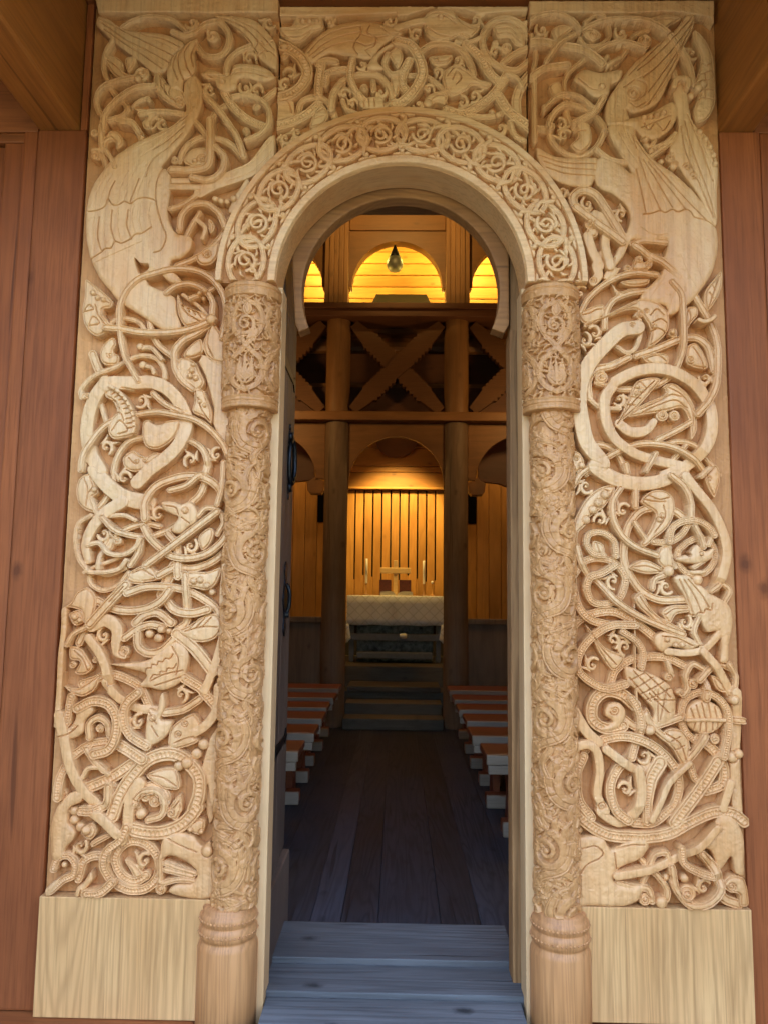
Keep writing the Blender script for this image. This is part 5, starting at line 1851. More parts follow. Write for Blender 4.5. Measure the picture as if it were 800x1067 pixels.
tag(put('lintel_beam', fin(bm), M['red_x']), 'dark red-brown beam along the top of the carved panels', 'beam')
bm = bmesh.new()
box(bm, -2.7, -.662, -.14, .08, -.42, -.038, .012)
box(bm, .662, 2.7, -.13, .08, -.42, -.036, .012)
tag(put('sill_beam', fin(bm), M['red_x']), 'reddish sill timber under the carved panels and side posts', 'beam')
# backing of the facade, with the door opening left out
bm = bmesh.new()
box(bm, -3.6, -.662, .112, .50, -.5, 7.0)
box(bm, .602, 3.6, .112, .50, -.5, 7.0)
box(bm, -.66, .60, .112, .50, 3.31, 7.0)
o = put('facade_wall', fin(bm), M['void']); o['kind'] = 'structure'
tag(o, 'timber wall of the church behind the carved doorway', 'wall')
bm = bmesh.new()
lathe(bm, [(.012, -.075), (.05, -.07), (.058, -.05), (.058, -.02), (.045, .0)], (-.015, -.14, 3.735), 24)
pl = thing('porch_lamp', 'small dark lamp peeking in over the top middle carved panel', 'lamp', (-.015, -.14, 3.66))
put('lamp_housing', fin(bm), M['iron'], pl, smooth=True)
bm = bmesh.new()
tube(bm, [(-.015, -.14, 3.733), (-.015, -.14, 3.78), (-.015, -.05, 3.80)], .012)
put('bracket', fin(bm), M['iron'], pl)

# added boarded ends beside the viewer, narrow the daylight to the front
for s_, lab in ((-1, 'added boards shutting out side light, left of the porch'), (1, 'added boards shutting out side light, right of the porch')):
    bm = bmesh.new()
    for k in range(9):
        xa, xb = sorted((s_ * 2.62, s_ * 2.68))
        box(bm, xa, xb, -1.75 + k * .192, -1.75 + (k + 1) * .192 - .003, -.43, 4.3, .004)
    tag(put('side_light_blocker', fin(bm), M['red']), lab, 'wall')
# porch roof and deck, ground outside (behind and over the viewer)
def slab(name, pts, mat, label=None, cat=None):
    bm = bmesh.new()
    b = bmesh.new()
    vs = [b.verts.new(p) for p in pts]
    b.faces.new(vs)
    r = bmesh.ops.extrude_face_region(b, geom=b.faces[:])
    for v in [g for g in r['geom'] if isinstance(g, bmesh.types.BMVert)]:
        v.co.z += .05
    add(bm, b)
    o = put(name, fin(bm), mat)
    if label: tag(o, label, cat)
    return o
o = slab('porch_roof', [(-3.4, .1, 4.2), (3.4, .1, 4.2), (3.4, -1.5, 3.5), (-3.4, -1.5, 3.5)], M['red_y'], 'brown board roof over the porch', 'roof')
o['kind'] = 'structure'
bm = bmesh.new()
for k in range(12):
    box(bm, -3.2, 3.2, -2.6 + k * .165, -2.6 + k * .165 + .16, -.48, -.43, .004)
o = put('porch_deck', fin(bm), M['grey_floor']); o['kind'] = 'structure'
bm = bmesh.new()
b = bmesh.new(); bmesh.ops.create_grid(b, x_segments=1, y_segments=1, size=400)
bmesh.ops.translate(b, vec=(0, 0, -.6), verts=b.verts[:])
add(bm, b)
o = put('ground', fin(bm), M['gravel']); o['kind'] = 'structure'
# added dark slope behind the viewer, keeps low sky light off the carving
bm = bmesh.new()
b = bmesh.new()
rows = []
rnd = random.Random(11)
for j in range(14):
    t_ = j / 13
    row = []
    for i in range(61):
        x = -90 + 3 * i
        y = -20 - 34 * t_ - .004 * x * x * (-1)
        row.append(b.verts.new((x, y, -.7 + 17 * t_ ** .8 + rnd.uniform(-.9, .9) * min(1, t_ * 4))))
    rows.append(row)
for j in range(13):
    for i in range(60):
        b.faces.new((rows[j][i], rows[j][i + 1], rows[j + 1][i + 1], rows[j + 1][i]))
add(bm, b)
o = put('low_sky_blocker', fin(bm), plain('sky_blocker_dark', (.018, .024, .012, 1), .95, 0, 3, .5, .6)); o['kind'] = 'structure'

# ------------------------------------------------------------------ nave
bm = bmesh.new()
x = -3.1
rnd = random.Random(5)
while x < 3.1:
    w = rnd.uniform(.13, .27)
    box(bm, x + .0006, min(x + w, 3.1) - .0006, .557, 5.70, -.10, 0.0 + rnd.uniform(-.0015, .0015), .002, 1)
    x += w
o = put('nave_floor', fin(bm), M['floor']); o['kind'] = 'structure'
def struct_box(name, dims, mat):
    bm = bmesh.new()
    box(bm, *dims)
    o = put(name, fin(bm), mat)
    o['kind'] = 'structure'
    return o
struct_box('nave_wall_left', (-3.4, -3.1, .5, 9.5, -.2, 7.0), M['brown'])
struct_box('nave_wall_right', (3.1, 3.4, .5, 9.5, -.2, 7.0), M['brown'])
struct_box('nave_ceiling', (-3.4, 3.4, .5, 9.5, 7.001, 7.2), M['brown'])
struct_box('end_wall', (-3.4, 3.4, 9.3, 9.5, -.2, 7.0), M['void'])

# steps up to the choir
bm = bmesh.new()
for k, (y0, z1) in enumerate(((5.06, .115), (5.36, .225), (5.68, .36), (6.18, .53))):
    if k == 2: box(bm, -3.1, 3.1, 5.71, 6.18, -.1, .30, .004)
    y1 = (5.36, 5.68, 6.18, 9.3)[k]
    box(bm, -.54 if k < 3 else -3.1, .48 if k < 3 else 3.1, y0 + .002, y1 + (.0 if k == 3 else .0), .004 if k < 2 else (.302 if k == 2 else -.1), z1, .008)
o = put('choir_steps', fin(bm), M['steps']); o['kind'] = 'structure'

# posts of the choir screen
def screen_post(cx, label, low=True):
    t = thing('choir_post', label, 'post', (cx, 5.3, 0), 'round posts of the choir screen')
    bm = bmesh.new()
    lathe(bm, [(.135, 0), (.135, .02), (.130, .05), (.127, 3.20), (.127, 3.2135)], (cx, 5.3, 0), 72)
    put('lower_shaft', fin(bm), M['lowpost'], t)
    bm = bmesh.new()
    lathe(bm, [(.132, 3.3125), (.132, 3.33), (.132, 4.2), (.132, 4.33), (.132, 4.3505)], (cx, 5.3, 0), 72)
    put('upper_shaft', fin(bm), M['brown_z'], t)
screen_post(-.672, 'round post of the choir screen on the left of the altar')
screen_post(.616, 'round post of the choir screen on the right of the altar')
for s in (-1, 1):
    screen_post(-.028 + s * 1.93, 'outer round post of the choir screen, %s side' % ('left' if s < 0 else 'right'))

def beam(name, x0, x1, y0, y1, z0, z1, mat, label, bev=.01):
    bm = bmesh.new()
    box(bm, x0, x1, y0, y1, z0, z1, bev)
    return tag(put(name, fin(bm), mat), label, 'beam')
beam('screen_rail', -3.1, 3.1, 5.12, 5.48, 3.215, 3.312, M['brown'], 'plain rail across the choir screen under the crossed braces')
bm = bmesh.new()
box(bm, -3.1, 3.1, 5.10, 5.5, 4.352, 4.431, .008)
box(bm, -3.1, 3.1, 5.07, 5.5, 4.433, 4.495, .008)
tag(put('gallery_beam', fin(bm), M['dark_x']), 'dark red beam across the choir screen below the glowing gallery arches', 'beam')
beam('screen_board', -3.1, 3.1, 5.44, 5.49, 3.314, 3.66, M['dark_x'], 'dark board low behind the crossed braces', .006)
beam('screen_log', -3.1, 3.1, 5.6, 5.74, 4.12, 4.3, M['brown'], 'dim log behind the top of the crossed braces', .06)

# scalloped St Andrew's crosses between the rails
def brace(x0, x1, label):
    cx, cz = (x0 + x1) / 2, (3.312 + 4.35) / 2
    t = thing('cross_brace', label, 'brace', (cx, 5.25, cz), 'crossed braces of the choir screen')
    hw, hh = (x1 - x0) / 2, (4.35 - 3.312) / 2
    def arm(sgn, y0, y1):
        L = math.hypot(hw, hh)
        ang = math.atan2(hh, hw * sgn)
        top, bot = [], []
        n = 6
        for side, lst in ((1, top), (-1, bot)):
            s = -L + .02
            lst.append((s, .085 * side)); lst.append((-L * .60, .085 * side))
            for half in (-1, 1):
                a, b = (-L * .60, -L * .16) if half < 0 else (L * .16, L * .60)
                for q in range(n):
                    for k in range(1, 7):
                        tt = (q + k / 6) / n
                        lst.append((a + (b - a) * tt, side * (.086 + .022 * abs(math.sin(PI * k / 6)) ** .7)))
            lst.append((L - .02, .085 * side))
        pts = top + bot[::-1]
        P = []
        for (u, v) in pts:
            X = cx + u * math.cos(ang) - v * math.sin(ang)
            Z = cz + u * math.sin(ang) + v * math.cos(ang)
            P.append((min(max(X, x0 + .002), x1 - .002), min(max(Z, 3.314), 4.348)))
        Q = [P[0]]
        for p in P[1:]:
            if math.hypot(p[0] - Q[-1][0], p[1] - Q[-1][1]) > .0015: Q.append(p)
        bm = bmesh.new()
        prism(bm, Q, y0, y1)
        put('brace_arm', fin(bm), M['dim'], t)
    arm(1, 5.22, 5.30)
    arm(-1, 5.235, 5.315)
brace(-.543, .487, 'scalloped wooden cross brace in the middle bay above the altar arch')
brace(-1.83, -.805, 'scalloped cross brace cut off by the doorway on the left of the middle one')
brace(.749, 1.77, 'scalloped cross brace cut off by the doorway on the right of the middle one')

# arched boards below the rail
def arch_board(x0, x1, cx, cz, r, ztop, y0, y1, mat, name, label, zb, split=0):
    bm = bmesh.new()
    pts = [(x0, zb), (x0, ztop), (x1, ztop), (x1, zb)] + arc(cx, cz, r, 0, 180, 40)
    pts = [(x0, ztop), (x1, ztop), (x1, zb), (min(cx + r, x1 - .001), zb)] + arc(cx, cz, r, 0, 180, 40) + [(max(cx - r, x0 + .001), zb), (x0, zb)]
    Q = []
    for p in pts:
        if not Q or math.hypot(p[0] - Q[-1][0], p[1] - Q[-1][1]) > .002: Q.append(p)
    prism(bm, Q, y0, y1, .004)
    return tag(put(name, fin(bm), mat), label, 'arch board', 'arched boards of the choir screen')
arch_board(-.548, .492, -.028, 2.558, .512, 3.213, 5.27, 5.33, M['brown'], 'arch_board', 'round-arched board between the two posts over the altar', 2.48)
arch_board(-1.85, -.797, -1.40, 2.58, .512, 3.213, 5.27, 5.33, M['brown'], 'arch_board', 'round-arched board in the bay left of the altar', 2.60)
arch_board(.742, 1.79, 1.335, 2.58, .512, 3.213, 5.27, 5.33, M['brown'], 'arch_board', 'round-arched board in the bay right of the altar', 2.60)

# gallery arcade
def gallery_arch(cx, label):
    bm = bmesh.new()
    r = .497
    zb = 4.76
    pts = [(cx - .532, 5.39), (cx + .532, 5.39), (cx + .532, zb - .02), (cx + r + .01, zb - .02), (cx + r, zb)] + [(cx + r * math.cos(R(a)), zb + .515 * math.sin(R(a))) for a in np.linspace(3, 177, 40)] + [(cx - r, zb), (cx - r - .01, zb - .02), (cx - .532, zb - .02)]
    prism(bm, pts, 5.26, 5.40)
    return tag(put('gallery_arch', fin(bm), M['brown']), label, 'arch board', 'gallery arches over the beam')
for k, lab in ((-1, 'round gallery arch left of the middle one, its opening glowing yellow'), (0, 'middle round gallery arch with the pear-shaped lamp in its crown'), (1, 'round gallery arch right of the middle one, its opening glowing yellow')):
    gallery_arch(-.04 + k * 1.325, lab)
def pilaster(cx, label):
    bm = bmesh.new()
    bnd = [-.130, -.078, -.026, .026, .078, .130]
    for k in range(5):
        box(bm, cx + bnd[k], cx + bnd[k + 1], 5.17 + (.02 if k in (0, 4) else (0.012 if k == 2 else 0)), 5.42, 4.4965, 6.2, .008)
    return tag(put('pilaster', fin(bm), M['brown_z']), label, 'pilaster', 'fluted uprights of the gallery')
for cx, lab in ((-.703, 'fluted upright between the left and middle gallery arches'), (.623, 'fluted upright between the middle and right gallery arches'), (-2.03, 'fluted upright beyond the left gallery arch'), (1.95, 'fluted upright beyond the right gallery arch')):
    pilaster(cx, lab)
bm = bmesh.new()
for (a, b_) in ((-.571, .491), (-1.898, -.835), (.755, 1.818)):
    box(bm, a, b_, 5.24, 5.40, 5.392, 5.612, .008)
tag(put('gallery_frieze', fin(bm), M['brown']), 'horizontal boards above the gallery arches', 'board')
bm = bmesh.new()
x = -3.0
while x < 3.0:
    box(bm, x + .002, x + .258, 5.30, 5.36, 5.614, 7.0, .006)
    x += .26
tag(put('gallery_boarding', fin(bm), M['brown_z']), 'upright brown boards at the very top of the gallery', 'boarding')
# loft behind the arcade
bm = bmesh.new()
z = 4.573
while z < 6.9:
    box(bm, -3.09, 3.09, 6.75, 6.85, z + .002, z + .158, .02)
    z += .16
tag(put('loft_wall', fin(bm), M['honey_x']), 'horizontal pine boards lit yellow behind the gallery arches', 'wall')
o = struct_box('choir_ceiling', (-3.09, 3.09, 5.5, 9.29, 3.62, 3.72), M['brown'])
o = struct_box('loft_front', (-3.09, 3.09, 6.0, 6.1, 3.721, 4.29), M['dark_x'])
o = struct_box('loft_floor', (-3.09, 3.09, 5.5, 6.74, 4.30, 4.50), M['brown'])
bm = bmesh.new()
prism(bm, [(-.54, 4.502), (-.30, 5.05), (.32, 5.05), (.56, 4.502)], 6.2, 6.6, .006)
tag(put('dark_loft_box', fin(bm), M['void']), 'dark sloping box low in the middle gallery arch', 'box')  # box put in for the dark lower back wall, painted near black
pd = thing('pendant_lamp', 'grey pear-shaped lamp hanging in the crown of the middle gallery arch', 'lamp', (-.07, 5.36, 4.99))
bm = bmesh.new()
lathe(bm, [(.02, -.10), (.06, -.09), (.088, -.055), (.093, -.02), (.085, .02), (.066, .06)], (-.068, 5.36, 5.07), 28)
put('glass_shade', fin(bm), M['glass'], pd, smooth=True)
bm = bmesh.new()
lathe(bm, [(.068, .061), (.058, .085), (.038, .13), (.02, .175), (.006, .215)], (-.068, 5.36, 5.07), 24)
put('socket', fin(bm), M['iron'], pd, smooth=True)

# ------------------------------------------------------------------ choir beyond the screen
bm = bmesh.new()
n = 11
x0, x1 = -.715, .632
p = (x1 - x0) / n
for k in range(n):
    box(bm, x0 + k * p + .010, x0 + (k + 1) * p - .010, 7.56, 7.62, 1.0, 2.795, .006)
lt = thing('slatted_panel', 'upright honey pine slats with dark gaps behind the altar', 'slatted panel', (-.04, 7.6, .53))
put('slats', fin(bm), M['honey'], lt)
bm = bmesh.new()
box(bm, x0 - .05, x1 + .05, 7.64, 7.70, .53, 2.79)
put('dark_backing', fin(bm), M['void'], lt)
bm = bmesh.new()
gaps = [.0, 1.56, 1.62, 1.60, 1.56, 1.70, 1.56, 1.62, 1.58, 1.54, 1.56]
for k in range(1, n):
    box(bm, x0 + k * p - .0095, x0 + k * p + .0095, 7.575, 7.635, .99, gaps[k], 0)
put('gap_fillets', fin(bm), M['honey'], lt)
bm = bmesh.new()
box(bm, -.80, .72, 7.48, 7.63, 2.80, 2.83, .006)
put('top_rail', fin(bm), M['honey_x'], lt)
bm = bmesh.new()
z = 2.832
hts = [.23, .085, .26, .24, .24]
for h in hts:
    box(bm, -1.6, 1.6, 7.66, 7.76, z + .002, z + h - .002, .012)
    z += h
tag(put('choir_wall', fin(bm), M['honey_x']), 'horizontal pine boards above the slatted panel inside the altar arch', 'wall')
bm = bmesh.new()
prism(bm, [(p_[0], p_[1]) for p_ in arc(-.035, 3.56, .30, 180, 360, 24)], 7.60, 7.655)
tag(put('hatch', fin(bm), M['dark_x']), 'dark half-round board at the crown of the altar arch', 'board')

def side_boards(x0, x1, y, z0, z1, label):
    bm = bmesh.new()
    x = x0
    while x < x1 - .01:
        w = min(.155, x1 - x)
        box(bm, x + .002, x + w - .002, y, y + .05, z0, z1, .006)
        x += w
    return tag(put('boarded_wall', fin(bm), M['honey']), label, 'wall', 'boarded walls beside the altar')
side_boards(-2.9, -.90, 6.9, .53, 4.2, 'orange boarded wall seen between the open door and the left post')
side_boards(.85, 2.9, 6.9, .53, 4.2, 'orange boarded wall seen between the right post and the door jamb')
for s, lab in ((-1, 'black plate standing in for a dark opening beside the left post'), (1, 'black plate standing in for a dark opening beside the right post')):
    cx = -.985 if s < 0 else .945
    bm = bmesh.new()
    box(bm, cx - .055, cx + .055, 6.89, 6.899, 2.28, 2.70, .001)
    tag(put('slit_plate', fin(bm), M['black']), lab, 'slit')
# curved braces in the side bays, carved brackets
for s in (-1, 1):
    bm = bmesh.new()
    xs = -.028 + s * .93
    pts = [(xs, 2.66)] + [(xs + s * (.9 * math.sin(R(a))), 2.66 - .75 * (1 - math.cos(R(a)))) for a in (15, 30, 45, 60, 75, 90)] + [(xs + s * 1.05, 3.2), (xs + s * .3, 3.2), (xs, 3.0)]
    prism(bm, pts, 5.75, 5.83, .006)
    tag(put('curved_brace', fin(bm), M['dark_x']), 'dark curved brace behind the %s side arch' % ('left' if s < 0 else 'right'), 'brace', 'curved braces behind the side arches')
    bm = bmesh.new()
    xb = -.028 + s * .90
    prism(bm, [(xb - .09, 2.52), (xb - .06, 2.48), (xb + .06, 2.48), (xb + .09, 2.52), (xb + .10, 2.62), (xb + .05, 2.64), (xb, 2.68), (xb - .05, 2.64), (xb - .10, 2.62)], 5.6, 5.74, .012)
    tag(put('bracket', fin(bm), M['brown']), 'carved bracket under the %s side arch of the choir screen' % ('left' if s < 0 else 'right'), 'bracket', 'carved brackets of the choir screen')
# pew-front panelling between the posts
def wainscot(x0, x1, label):
    t = thing('panelling', label, 'panelling', ((x0 + x1) / 2, 5.4, 0), 'low panelling of the choir screen')
    bm = bmesh.new()
    box(bm, x0, x1, 5.40, 5.44, 0, 1.06, .004)
    put('panel_board', fin(bm), M['lowpost'], t)
    bm = bmesh.new()
    box(bm, x0, x1, 5.36, 5.47, 1.062, 1.12, .008)
    put('top_rail', fin(bm), M['lowpost'], t)
    bm = bmesh.new()
    box(bm, x0, x1, 5.37, 5.398, .34, .42, .006)
    put('lower_rail', fin(bm), M['lowpost'], t)
wainscot(-1.80, -.80, 'low dim wooden panelling left of the left choir post')
wainscot(.745, 1.77, 'low dim wooden panelling right of the right choir post')

# ------------------------------------------------------------------ altar
al = thing('altar', 'dark stone altar behind grey rails, under the white cloth', 'altar', (-.025, 6.9, .53))
bm = bmesh.new()
box(bm, -.60, .55, 6.62, 7.30, 1.285, 1.342, .006)
put('table_top', fin(bm), M['slate'], al)
bm = bmesh.new()
box(bm, -.50, .45, 6.74, 7.22, .53, 1.283, .012)
put('stone_block', fin(bm), M['stone'], al)
bm = bmesh.new()
box(bm, -.605, .555, 6.60, 6.66, .80, .882, .006)
put('front_rail', fin(bm), M['slate'], al)
bm = bmesh.new()
box(bm, -.49, .43, 6.55, 6.735, .585, .66, .008)
put('foot_shelf', fin(bm), M['slate'], al)
for s in (-1, 1):
    bm = bmesh.new()
    cx = -.025 + s * .535
    box(bm, cx - .03, cx + .03, 6.662, 6.735, .53, 1.283, .005)
    put('leg', fin(bm), M['slate'], al)
for pts in (((-.38, .86), (-.20, .66)), ((-.07, .66), (.23, 1.1)), ((-.29, .99), (-.13, 1.08)), ((.05, 1.07), (.11, .93))):
    bm = bmesh.new()
    tube(bm, [(pts[0][0], 6.73, pts[0][1]), (pts[1][0], 6.73, pts[1][1])], .007, 6)
    put('wire_stay', fin(bm), M['slate'], al)
bm = bmesh.new()
lathe(bm, [(.02, -.03), (.045, -.025), (.045, .02), (.03, .03)], (.075, 6.585, .86), 16)
tag(put('white_cup', fin(bm), M['white'], smooth=True), 'small white round object on the front rail of the altar', 'cup')

# altar cloth: top, front fall with soft hem, longer side falls
def cloth():
    bm = bmesh.new()
    nx, X0, X1 = 70, -.622, .572
    rows = []
    prof = [(7.31, 1.30), (7.308, 1.345), (7.0, 1.349), (6.66, 1.349), (6.606, 1.347), (6.598, 1.338), (6.596, 1.25), (6.594, 1.15), (6.592, 1.06), (6.592, .988)]
    for j, (y, z) in enumerate(prof):
        row = []
        for i in range(nx + 1):
            x = X0 + (X1 - X0) * i / nx
            f = max(0, (1.34 - z) / .35) if j > 4 else 0
            w = .006 * f * math.sin(x * 23) + .003 * f * math.sin(x * 51 + 1)
            row.append(bm.verts.new((x, y - w, z + (.004 * math.sin(x * 17) if j == len(prof) - 1 else 0))))
        rows.append(row)
    for j in range(len(rows) - 1):
        for i in range(nx):
            bm.faces.new((rows[j][i], rows[j][i + 1], rows[j + 1][i + 1], rows[j + 1][i]))
    for s, i in ((-1, 0), (1, nx)):
        x = X0 if s < 0 else X1
        cols = [(7.30, 0), (7.1, 0), (6.9, 0), (6.75, 0), (6.66, 0), (6.606, 0)]
        prev = None
        for q, (y, _) in enumerate(cols):
            c = [bm.verts.new((x + s * (.001 + .012 * (k / 6) * math.sin(q * 1.9)), y, 1.348 - (1.348 - .765) * k / 6)) for k in range(7)]
            if prev:
                for k in range(6):
                    bm.faces.new((prev[k], c[k], c[k + 1], prev[k + 1]))
            prev = c
        # corner that folds round to the front
        c = [bm.verts.new((x - s * (.03 + .03 * k / 6), 6.588, 1.0 - (1.0 - .79) * k / 6 + .03 * k / 6)) for k in range(7)]
        d = [bm.verts.new((x, 6.592, 1.0 - (1.0 - .765) * k / 6)) for k in range(7)]
        for k in range(6):
            bm.faces.new((c[k], d[k], d[k + 1], c[k + 1]))
    me = fin(bm)
    o = put('altar_cloth', me, M['cloth'], smooth=True)
    so = o.modifiers.new('thick', 'SOLIDIFY'); so.thickness = .003
    return tag(o, 'white patterned cloth over the altar, corners hanging low at both ends', 'tablecloth')
cloth()
cr = thing('altar_cross', 'pale wooden cross standing on the altar behind the open book', 'cross', (-.028, 6.95, 1.352))
bm = bmesh.new()
box(bm, -.055, -.001, 6.93, 6.97, 1.3523, 1.80, .006)
put('upright', fin(bm), M['pale'], cr)
bm = bmesh.new()
box(bm, -.225, .168, 6.922, 6.978, 1.632, 1.705, .008)
put('crossbar', fin(bm), M['pale'], cr)
bs_ = thing('book_stand', 'dark red book rest propped in front of the altar cross', 'book stand', (-.028, 6.85, 1.352))
for s in (-1, 1):
    bm = bmesh.new()
    c = -.03 + s * .125
    box(bm, c - .075, c + .075, 6.86, 6.885, 1.3523, 1.55, .005)
    put('rest_panel', fin(bm), M['cover'], bs_)
bk = thing('open_book', 'open book with cream pages lying on the altar cloth', 'book', (-.01, 6.76, 1.352))
for s in (-1, 1):
    bm = bmesh.new()
    b = bmesh.new()
    vs0 = []
    N_ = 10
    for k in range(N_ + 1):
        u = k / N_
        x = -.012 + s * (.005 + .195 * u)
        zz = 1.3525 + .055 * (math.sin(PI * min(1, u * 1.02)) ** .5 if u < .5 else 1.0 - .18 * ((u - .5) * 2) ** 2)
        vs0.append((x, zz))
    pts = [(vs0[0][0], 1.3525)] + vs0 + [(vs0[-1][0], 1.3525)]
    prism(bm, pts, 6.66, 6.84)
    put('page_block', fin(bm), M['book'], bk)
for cx, zt, lab in ((-.40, 1.82, 'tall white altar candle standing left of the cross'), (.335, 1.80, 'tall white altar candle standing right of the cross')):
    t = thing('candle', lab, 'candle', (cx, 6.98, 1.352), 'altar candles')
    bm = bmesh.new()
    lathe(bm, [(.035, 0.0003), (.035, .012), (.006, .02), (.006, .13), (.016, .14), (.016, .15)], (cx, 6.98, 1.352), 20)
    put('candlestick', fin(bm), M['brown_z'], t, smooth=True)
    bm = bmesh.new()
    lathe(bm, [(.015, .1505), (.015, zt - 1.352 - .004), (.012, zt - 1.352)], (cx, 6.98, 1.352), 16)
    put('wax_stick', fin(bm), M['white'], t, smooth=True)
t = thing('candle', 'short small candle holder at the right end of the altar', 'candle', (.44, 6.9, 1.352))
bm = bmesh.new(); lathe(bm, [(.03, .0003), (.03, .012), (.006, .02), (.006, .14), (.02, .15)], (.44, 6.9, 1.352), 16)
put('candlestick', fin(bm), M['honey'], t, smooth=True)
bm = bmesh.new(); lathe(bm, [(.014, .151), (.014, .185), (.004, .19)], (.44, 6.9, 1.352), 12)
put('wax_stick', fin(bm), M['white'], t, smooth=True)

# ------------------------------------------------------------------ benches
def bench_proto(side):
    """bench whose aisle end is at x = 0 and which runs to side*1.9"""
    t = thing('bench', '-', 'bench', (0, 0, 0))
    def bx(x0, x1, *a, **k):
        bm = bmesh.new()
        xa, xb = sorted((side * x0, side * x1))
        box(bm, xa, xb, *a, **k)
        return fin(bm)
    put('seat', bx(0, 1.95, -.16, .16, .418, .462, .008), M['bench'], t)
    put('seat_edge', bx(.0005, 1.95, -.2, -.162, .405, .461, .006), M['bench_edge'], t)
    put('back_edge', bx(.01, 1.95, -.196, -.163, .352, .402, .006), M['bench_edge'], t)
    for xx in (.15, 1.7):
        bm = bmesh.new()
        b = bmesh.new()
        xa, xb = sorted((side * xx, side * (xx + .045)))
        prf = [(-.15, .416), (.14, .416), (.10, .3), (.08, .2), (.12, .0015), (-.066, .0015), (-.09, .2), (-.10, .3)]
        vs = [b.verts.new((xa, y, z)) for y, z in prf]
        f = b.faces.new(vs)
        r = bmesh.ops.extrude_face_region(b, geom=[f])
        for v in [g for g in r['geom'] if isinstance(g, bmesh.types.BMVert)]:
            v.co.x = xb
        add(bm, b)
        put('end_board', fin(bm), M['bench'], t)
        put('foot', bx(xx - .055, xx + .105, -.168, -.07, .002, .082, .012, 3), M['bench'], t)
        put('foot_cap', bx(xx - .058, xx + .108, -.20, -.169, .002, .084, .010, 3), M['bench_edge'], t)  # pale front plate carries the doorway light on the foot
    put('stretcher', bx(.19, 1.695, -.02, .02, .2, .28, .006), M['bench'], t)
    return t
def copy_tree(src):
    c = src.copy()
    link(c)
    for ch in src.children:
        k = ch.copy()
        link(k)
        k.parent = c
    return c
ORD = ['first', 'second', 'third', 'fourth', 'fifth', 'sixth']
YS = [1.78, 2.36, 2.93, 3.46, 4.02, 4.66]
for side, xe in ((-1, -.545), (1, .50)):
    pr = bench_proto(side)
    for k, y in enumerate(YS):
        b = pr if k == 0 else copy_tree(pr)
        rnd2 = random.Random(k * 2 + side)
        b.location = (xe + side * rnd2.uniform(-.01, .03) + side * (.03 if k == 0 else 0), y + .2, 0)
        b.rotation_euler.z = R(rnd2.uniform(-.6, .6))
        b['label'] = 'red-brown bench with pale edges, %s from the door on the %s of the aisle' % (ORD[k], 'left' if side < 0 else 'right')
        b['group'] = 'benches along the aisle'

# ------------------------------------------------------------------ lamps of the church (warm electric light, hidden by the arches) and added nave side fill
def lamp(name, loc, power, color, label, size=.12, aim=None):
    t = thing(name, label, 'lamp', loc, 'church lamps')
    bm = bmesh.new()
    lathe(bm, [(.02, .06), (.05, .05), (.05, .03), (.02, .02)], loc, 16)
    put('lamp_cap', fin(bm), M['iron'], t)
    ld = bpy.data.lights.new(name, 'POINT' if aim is None else 'SPOT')
    ld.energy = power
    ld.color = color
    ld.shadow_soft_size = size
    lo = bpy.data.objects.new('bulb_light', ld)
    link(lo)
    lo.location = (loc[0], loc[1], loc[2] - .06)
    if aim is not None:
        ld.spot_size = R(aim[3]); ld.spot_blend = .6
        lo.rotation_euler = (Vector(aim[:3]) - Vector(lo.location)).to_track_quat('-Z', 'Y').to_euler()
    return t
WARM = (1.0, .74, .15)
for x_, lab in ((-.95, 'left'), (.88, 'right')):
    lamp('loft_lamp', (x_, 6.1, 5.85), 8.5, WARM, 'loft lamp hidden behind the %s gallery arch' % lab)
for x_, lab in ((-.70, 'left'), (.62, 'right')):
    lamp('loft_lamp', (x_, 5.72, 4.62), 2.6, WARM, 'low loft lamp hidden behind the %s gallery upright' % lab, .06)
lamp('choir_lamp', (-.03, 6.62, 3.50), 19, (1, .66, .19), 'choir lamp hidden above the altar arch', aim=(-.03, 7.6, 2.0, 80))
lamp('choir_lamp', (-1.7, 6.2, 3.45), 1.6, (1, .62, .2), 'side lamp hidden left of the altar')
lamp('choir_lamp', (1.7, 6.2, 3.45), 1.6, (1, .62, .2), 'side lamp hidden right of the altar')
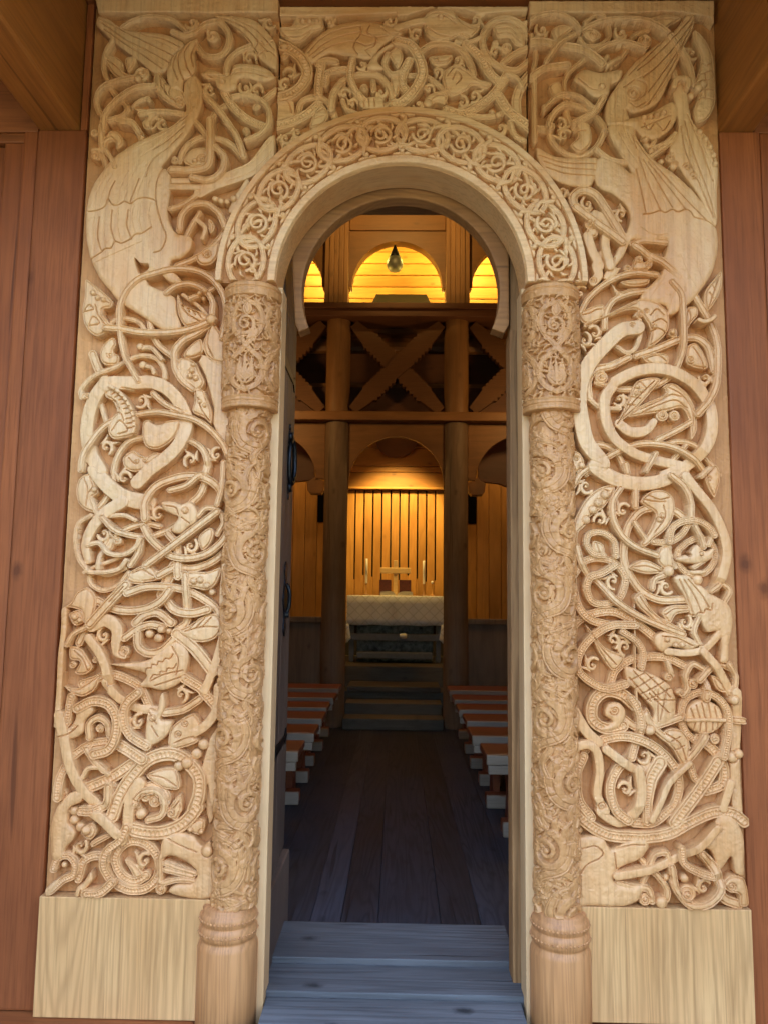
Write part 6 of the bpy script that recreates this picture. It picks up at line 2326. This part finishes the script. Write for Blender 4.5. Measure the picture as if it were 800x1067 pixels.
for x_, lab in ((-1.45, 'left'), (1.45, 'right')):
    lamp('nave_light', (x_, 4.2, 3.4), 1.8, (1, .57, .19), 'added warm fill light hidden by the %s doorpost' % lab, .1)  # added out of sight to give the posts a weak warm fill
lamp('nave_light', (0, 3.6, 5.9), 8.5, (1, .60, .17), 'nave lamp high in front of the gallery', aim=(0, 5.3, 5.5, 80))

# ------------------------------------------------------------------ daylight
w = bpy.data.worlds.new('World')
scene.world = w
w.use_nodes = True
nt = w.node_tree
bg = nt.nodes['Background']
sky = nt.nodes.new('ShaderNodeTexSky')
sky.sky_type = 'NISHITA'
sky.sun_disc = False
SUN_EL, SUN_AZ = R(52), R(20)     # sun stands beyond the church: the porch front is in open shade
sky.sun_elevation = SUN_EL
sky.sun_rotation = SUN_AZ
sky.air_density = 1.0
sky.dust_density = 2.2
nt.links.new(sky.outputs[0], bg.inputs[0])
bg.inputs[1].default_value = .15
sd = bpy.data.lights.new('sun', 'SUN')
sd.energy = 3.5
sd.angle = R(.53)
sd.color = (1, .95, .87)
so = link(bpy.data.objects.new('sun', sd))
dirv = Vector((math.sin(SUN_AZ) * math.cos(SUN_EL), math.cos(SUN_AZ) * math.cos(SUN_EL), math.sin(SUN_EL)))
so.rotation_euler = dirv.to_track_quat('Z', 'Y').to_euler()
so.location = (0, -6, 9)

# ------------------------------------------------------------------ camera
cd = bpy.data.cameras.new('camera')
cam = link(bpy.data.objects.new('camera', cd))
scene.camera = cam
cd.sensor_fit = 'VERTICAL'
cd.sensor_height = 36
cd.lens = 780 / 1067 * 36
cd.clip_start = .05
cd.clip_end = 1500
Mr = Matrix(((0.9997665320489609, -0.010228752757955728, 0.01903297170204587), (0.017845112864908648, -0.10579602627052984, -0.9942277167591961), (0.012183322274032547, 0.9943352419794754, -0.10558879304161539)))
cam.matrix_world = Matrix.Translation((0, -2.7, 1.4)) @ Mr.to_4x4()

scene.view_settings.view_transform = 'Standard'
scene.view_settings.look = 'None'
scene.view_settings.exposure = 4.0
scene.view_settings.gamma = 1
scene.view_settings.use_curve_mapping = False
scene.cycles.use_denoising = True
scene.cycles.max_bounces = 8
scene.cycles.diffuse_bounces = 5
